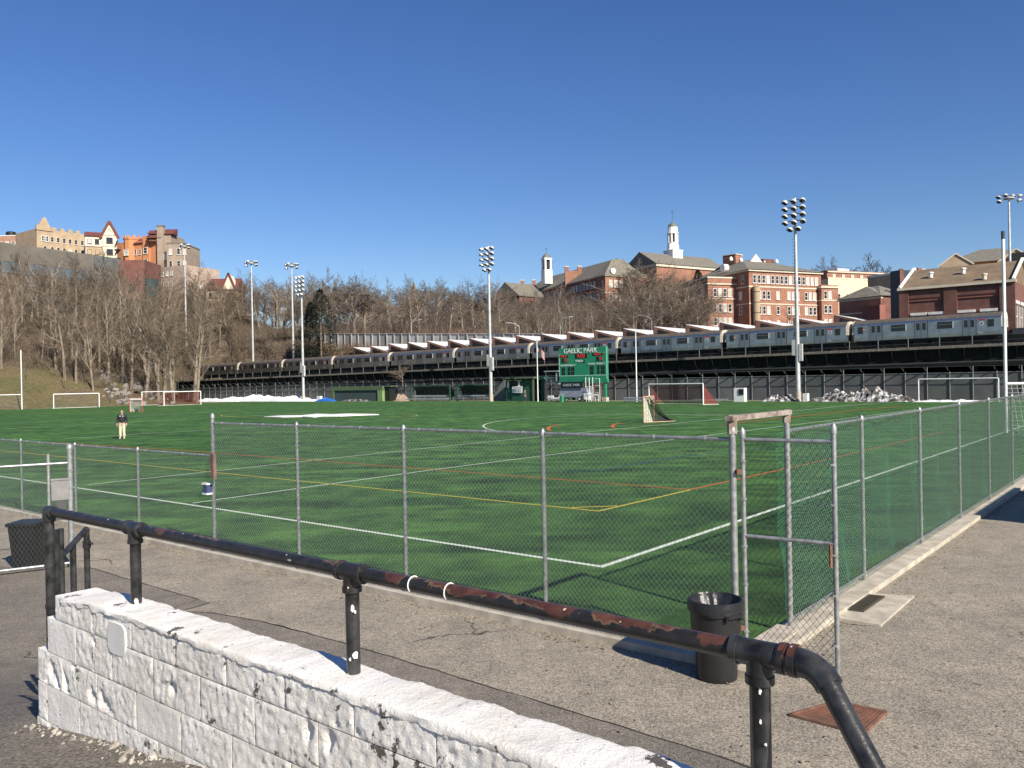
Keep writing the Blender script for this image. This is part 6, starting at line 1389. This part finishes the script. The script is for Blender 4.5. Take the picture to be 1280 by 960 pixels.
wood(10, 402, 632, (205,222,240,262,285), lambda px, Y: {205:362,222:352,240:346,262:350,285:356}[Y], 'bare tree above the concrete retaining wall', 'bare trees above the retaining wall', [0,3,5,2,7], (1.2,1.7))
wood(9, 632, 778, (180,196,212,228), lambda px, Y: {180:392,196:380,212:372,228:364}[Y], 'bare tree in the thicket below the dormitory', 'bare trees below the dormitory', [0,3,5,1,2], (1.2,1.6))
wood(6, 778, 882, (165,185,205,225), lambda px, Y: {165:364,185:350,205:338,225:334}[Y]+(10 if px > 845 else 0), 'bare tree between the dormitory and the school block', 'bare trees between dormitory and school', [0,3,5], (1.3,1.7))
plant(411, 236, 331, 7, 'single taller bare tree standing up against the sky left of centre', wid=.8)
plant(862, 165, 352, 0, 'broad grey bare tree with a round crown just left of the school wing', wid=1.5)
plant(988, 190, 385, 5, 'small bare tree in front of the school block by the nearest floodlight pole', wid=1.1)
plant(800, 262, 322, 7, 'bare tree top showing above the dormitory end against the sky', wid=1.3)
plant(815, 330, 320, 7, 'bare tree crown against the sky left of the white cupola', wid=1.3)
plant(1027, 330, 319, 7, 'small round bare tree on the skyline right of the school roof, leftmost of three', wid=1.0)
plant(1046, 332, 318, 7, 'middle bare tree on the skyline behind the yellow hall', wid=1.1)
plant(1084, 320, 313, 7, 'largest bare tree on the skyline behind the yellow hall', wid=1.5)
plant(243, 250, 326, 1, 'bare tree reaching the sky right of the slim left mast', wid=1.4)
plant(264, 255, 338, 2, 'bare tree against the sky between the two left masts', wid=1.2)
plant(303, 250, 333, 1, 'bare tree against the sky behind the second mast', wid=1.3)
plant(330, 255, 342, 6, 'bare tree just right of the second mast', wid=1.3)
plant(36, 195, 318, 4, 'pale barked bare tree in front of the grey modern building', wid=1.5)
plant(68, 200, 322, 4, 'pale forked bare tree in front of the ribbon windows', wid=1.5)
plant(672, 250, 355, 5, 'bare tree beside the small cupola', wid=1.0); plant(697, 262, 352, 3, 'bare tree between small cupola and twin chimneys', wid=1.1)
plant(703, 168, 372, 4, 'pale trunked tree rising over the train left of the scoreboard', wid=.9)
plant(1068, 160, 392, 5, 'small bare tree in front of the pavilion', wid=1.1)
plant(503, WU(503, 460, 106.2).y, 455, 3, 'spindly bare sapling growing against the viaduct above the first team shelter', wid=1.5, base=2.9)
for i, v_ in enumerate(VAR):
    if i not in used: bpy.data.objects.remove(v_)
# evergreen
def evergreen(label, px, Y, py, wid=.30):
    q = at(px, py, Y); z0 = hill(q.x, q.y); h = q.z-z0; t = thing('evergreen_tree', label, 'tree', flat(q, z0)); r = random.Random(int(px))
    MB().tube([flat(q, z0-.3), flat(q, q.z-.5)], .28, 7, r2=.05).build('trunk', BARK, t)
    mb = MB()
    for i in range(5200):
        s = r.random()**.8; a_ = r.uniform(0,6.283); R_ = h*wid*(1-s)**.7*(.8+.35*math.sin(a_*3+s*9))*(.45+.55*r.random()**.5)+.15; c = flat(q, z0+.8+s*(h-.8)) + wp(math.cos(a_)*R_, math.sin(a_)*R_, r.uniform(-.3,.3)-R_*.12)
        d = Vector((math.cos(a_+r.gauss(0,.5)), math.sin(a_+r.gauss(0,.5)), r.gauss(-.1,.4))).normalized(); sd = d.cross(Vector((r.gauss(0,.5), r.gauss(0,.5), 1))).normalized(); L = r.uniform(.25,.6); w_ = L*.28
        mb.poly([c-sd*w_, c+d*L, c+sd*w_]); 
    mb.build('crown', M('dark_conifer', (.020,.034,.018), (.012,.02,.011), .8, .9), t, recalc=False)
evergreen('dark evergreen tree beside the farthest floodlight pole', 400, 200, 362, .33); evergreen('smaller dark evergreen tree left of the pale retaining wall', 388, 206, 378, .3)
evergreen('dark evergreen on the roofline left of the school block chimney', 872, 250, 338, .3)
# undergrowth: one mass of thin stems over the slopes
def brush(name, label, n_, gen, mat, seed, hmin=.8, hmax=2.8):
    r = random.Random(seed); mb = MB()
    for i in range(n_):
        q = gen(r)
        if q is None: continue
        z = hill(q.x, q.y)
        if z < .2: continue
        for k in range(r.randint(4,7)):
            d = Vector((r.gauss(0,.45), r.gauss(0,.45), 1)).normalized(); L = r.uniform(hmin,hmax); p0 = flat(q, z-.1)+wp(r.gauss(0,.4), r.gauss(0,.4)); s = Vector((r.gauss(0,1), r.gauss(0,1), .2)).normalized()
            m_ = p0+d*L*.5; e_ = p0+d*L+wp(r.gauss(0,.35), r.gauss(0,.35)); mb.rib(p0, m_, .03, s); mb.rib(m_, e_, .018, s)
            for _ in range(2): mb.rib(m_, m_+Vector((r.gauss(0,.6), r.gauss(0,.6), r.uniform(.3,1.1))), .014, s)
    o = mb.build(name, mat, None, kind='stuff', recalc=False); o['label'] = label
def gen_left(r):
    Y = r.uniform(162, 262); px = r.uniform(-60, 410) if Y > 205 else r.uniform(-60, 245)
    q = at(px, 450, Y)
    if not clear_of_rails(px, Y): return None
    if Y < 180 and r.random() < .6: return None
    return q
def gen_back(r):
    u = r.uniform(124, 136) if r.random() < .35 else r.uniform(139, 215); v = r.uniform(45, 182); return UV(u, v)
brush('underbrush', 'tangled brown undergrowth covering the left wooded slope', 7500, gen_left, TWIG, 31, 1.0, 3.4)
brush('underbrush', 'brown undergrowth on the bank behind the train and retaining wall', 4200, gen_back, M('reddish_brush', (.21,.135,.085), (.14,.09,.06), .4, .95), 32, .8, 2.8)
brush('saplings', 'tall thin saplings and brush along the crest behind the retaining wall', 2600, lambda r: UV(r.uniform(140, 235), r.uniform(118, 250)), TWIGG, 33, 2.5, 6.5)
brush('underbrush', 'brown bushes on the slope above the left end of the train', 2600, lambda r: at(r.uniform(225, 405), 450, r.uniform(206, 256)), TWIG, 34, 1.2, 3.6)
# rocks on the bank at the left
mb = MB(); r = random.Random(8)
for i in range(70):
    px = r.uniform(120, 215); Y = r.uniform(158, 172); q = at(px, 480, Y); z = hill(q.x, q.y); s = r.uniform(.25,.9); ax = Vector((r.random(), r.random(), r.random())).normalized(); ay = ax.orthogonal().normalized()
    mb.box(flat(q, max(z,0)+s*.2), s*1.5, s, s*.8, ax, ay, ax.cross(ay))
o = mb.build('rocks', M('grey_rock', (.30,.28,.25), (.16,.15,.13), 2, .9), None, kind='stuff'); o['label'] = 'scattered grey rocks along the foot of the grassy bank'
# posts and low wire fence below the bank
t = thing('wire_fence', 'tall thin dark posts of a wire fence at the foot of the grassy bank', 'fence', at(100, 500, 156))
t.location.z = 0
for px, h in ((33,8),(81,9),(138,6),(153,6),(211,5),(223,5)): q = flat(at(px, 500, 157), 0); MB().tube([q, q+wp(0,0,h)], .05, 6).build('post', STEELD, t)
a = flat(at(-20, 500, 156), 0); b = flat(at(205, 500, 158), 0); MB().bar(a+wp(0,0,1.3), b+wp(0,0,1.3), .04, .05).build('rail', STEELD, t)
# off-frame brick kiosk whose shadow falls on the asphalt at the right edge
kq = flat(G(1232, 648), 0); hk = 3.0; base = kq + SUNH*(hk/math.tan(ELEV)); 
kx = Vector((1,0,0)); t = thing('kiosk', 'low brick kiosk beyond the right edge casting a shadow on the asphalt', 'building', base+U*2-V*2)
MB().box(base+U*2.5-V*2+wp(0,0,hk/2), 5, 4, hk, U, V).build('wall', BRICK, t); MB().box(base+U*2.5-V*2+wp(0,0,hk+.08), 5.2, 4.2, .16, U, V).build('roof', SLATE, t)
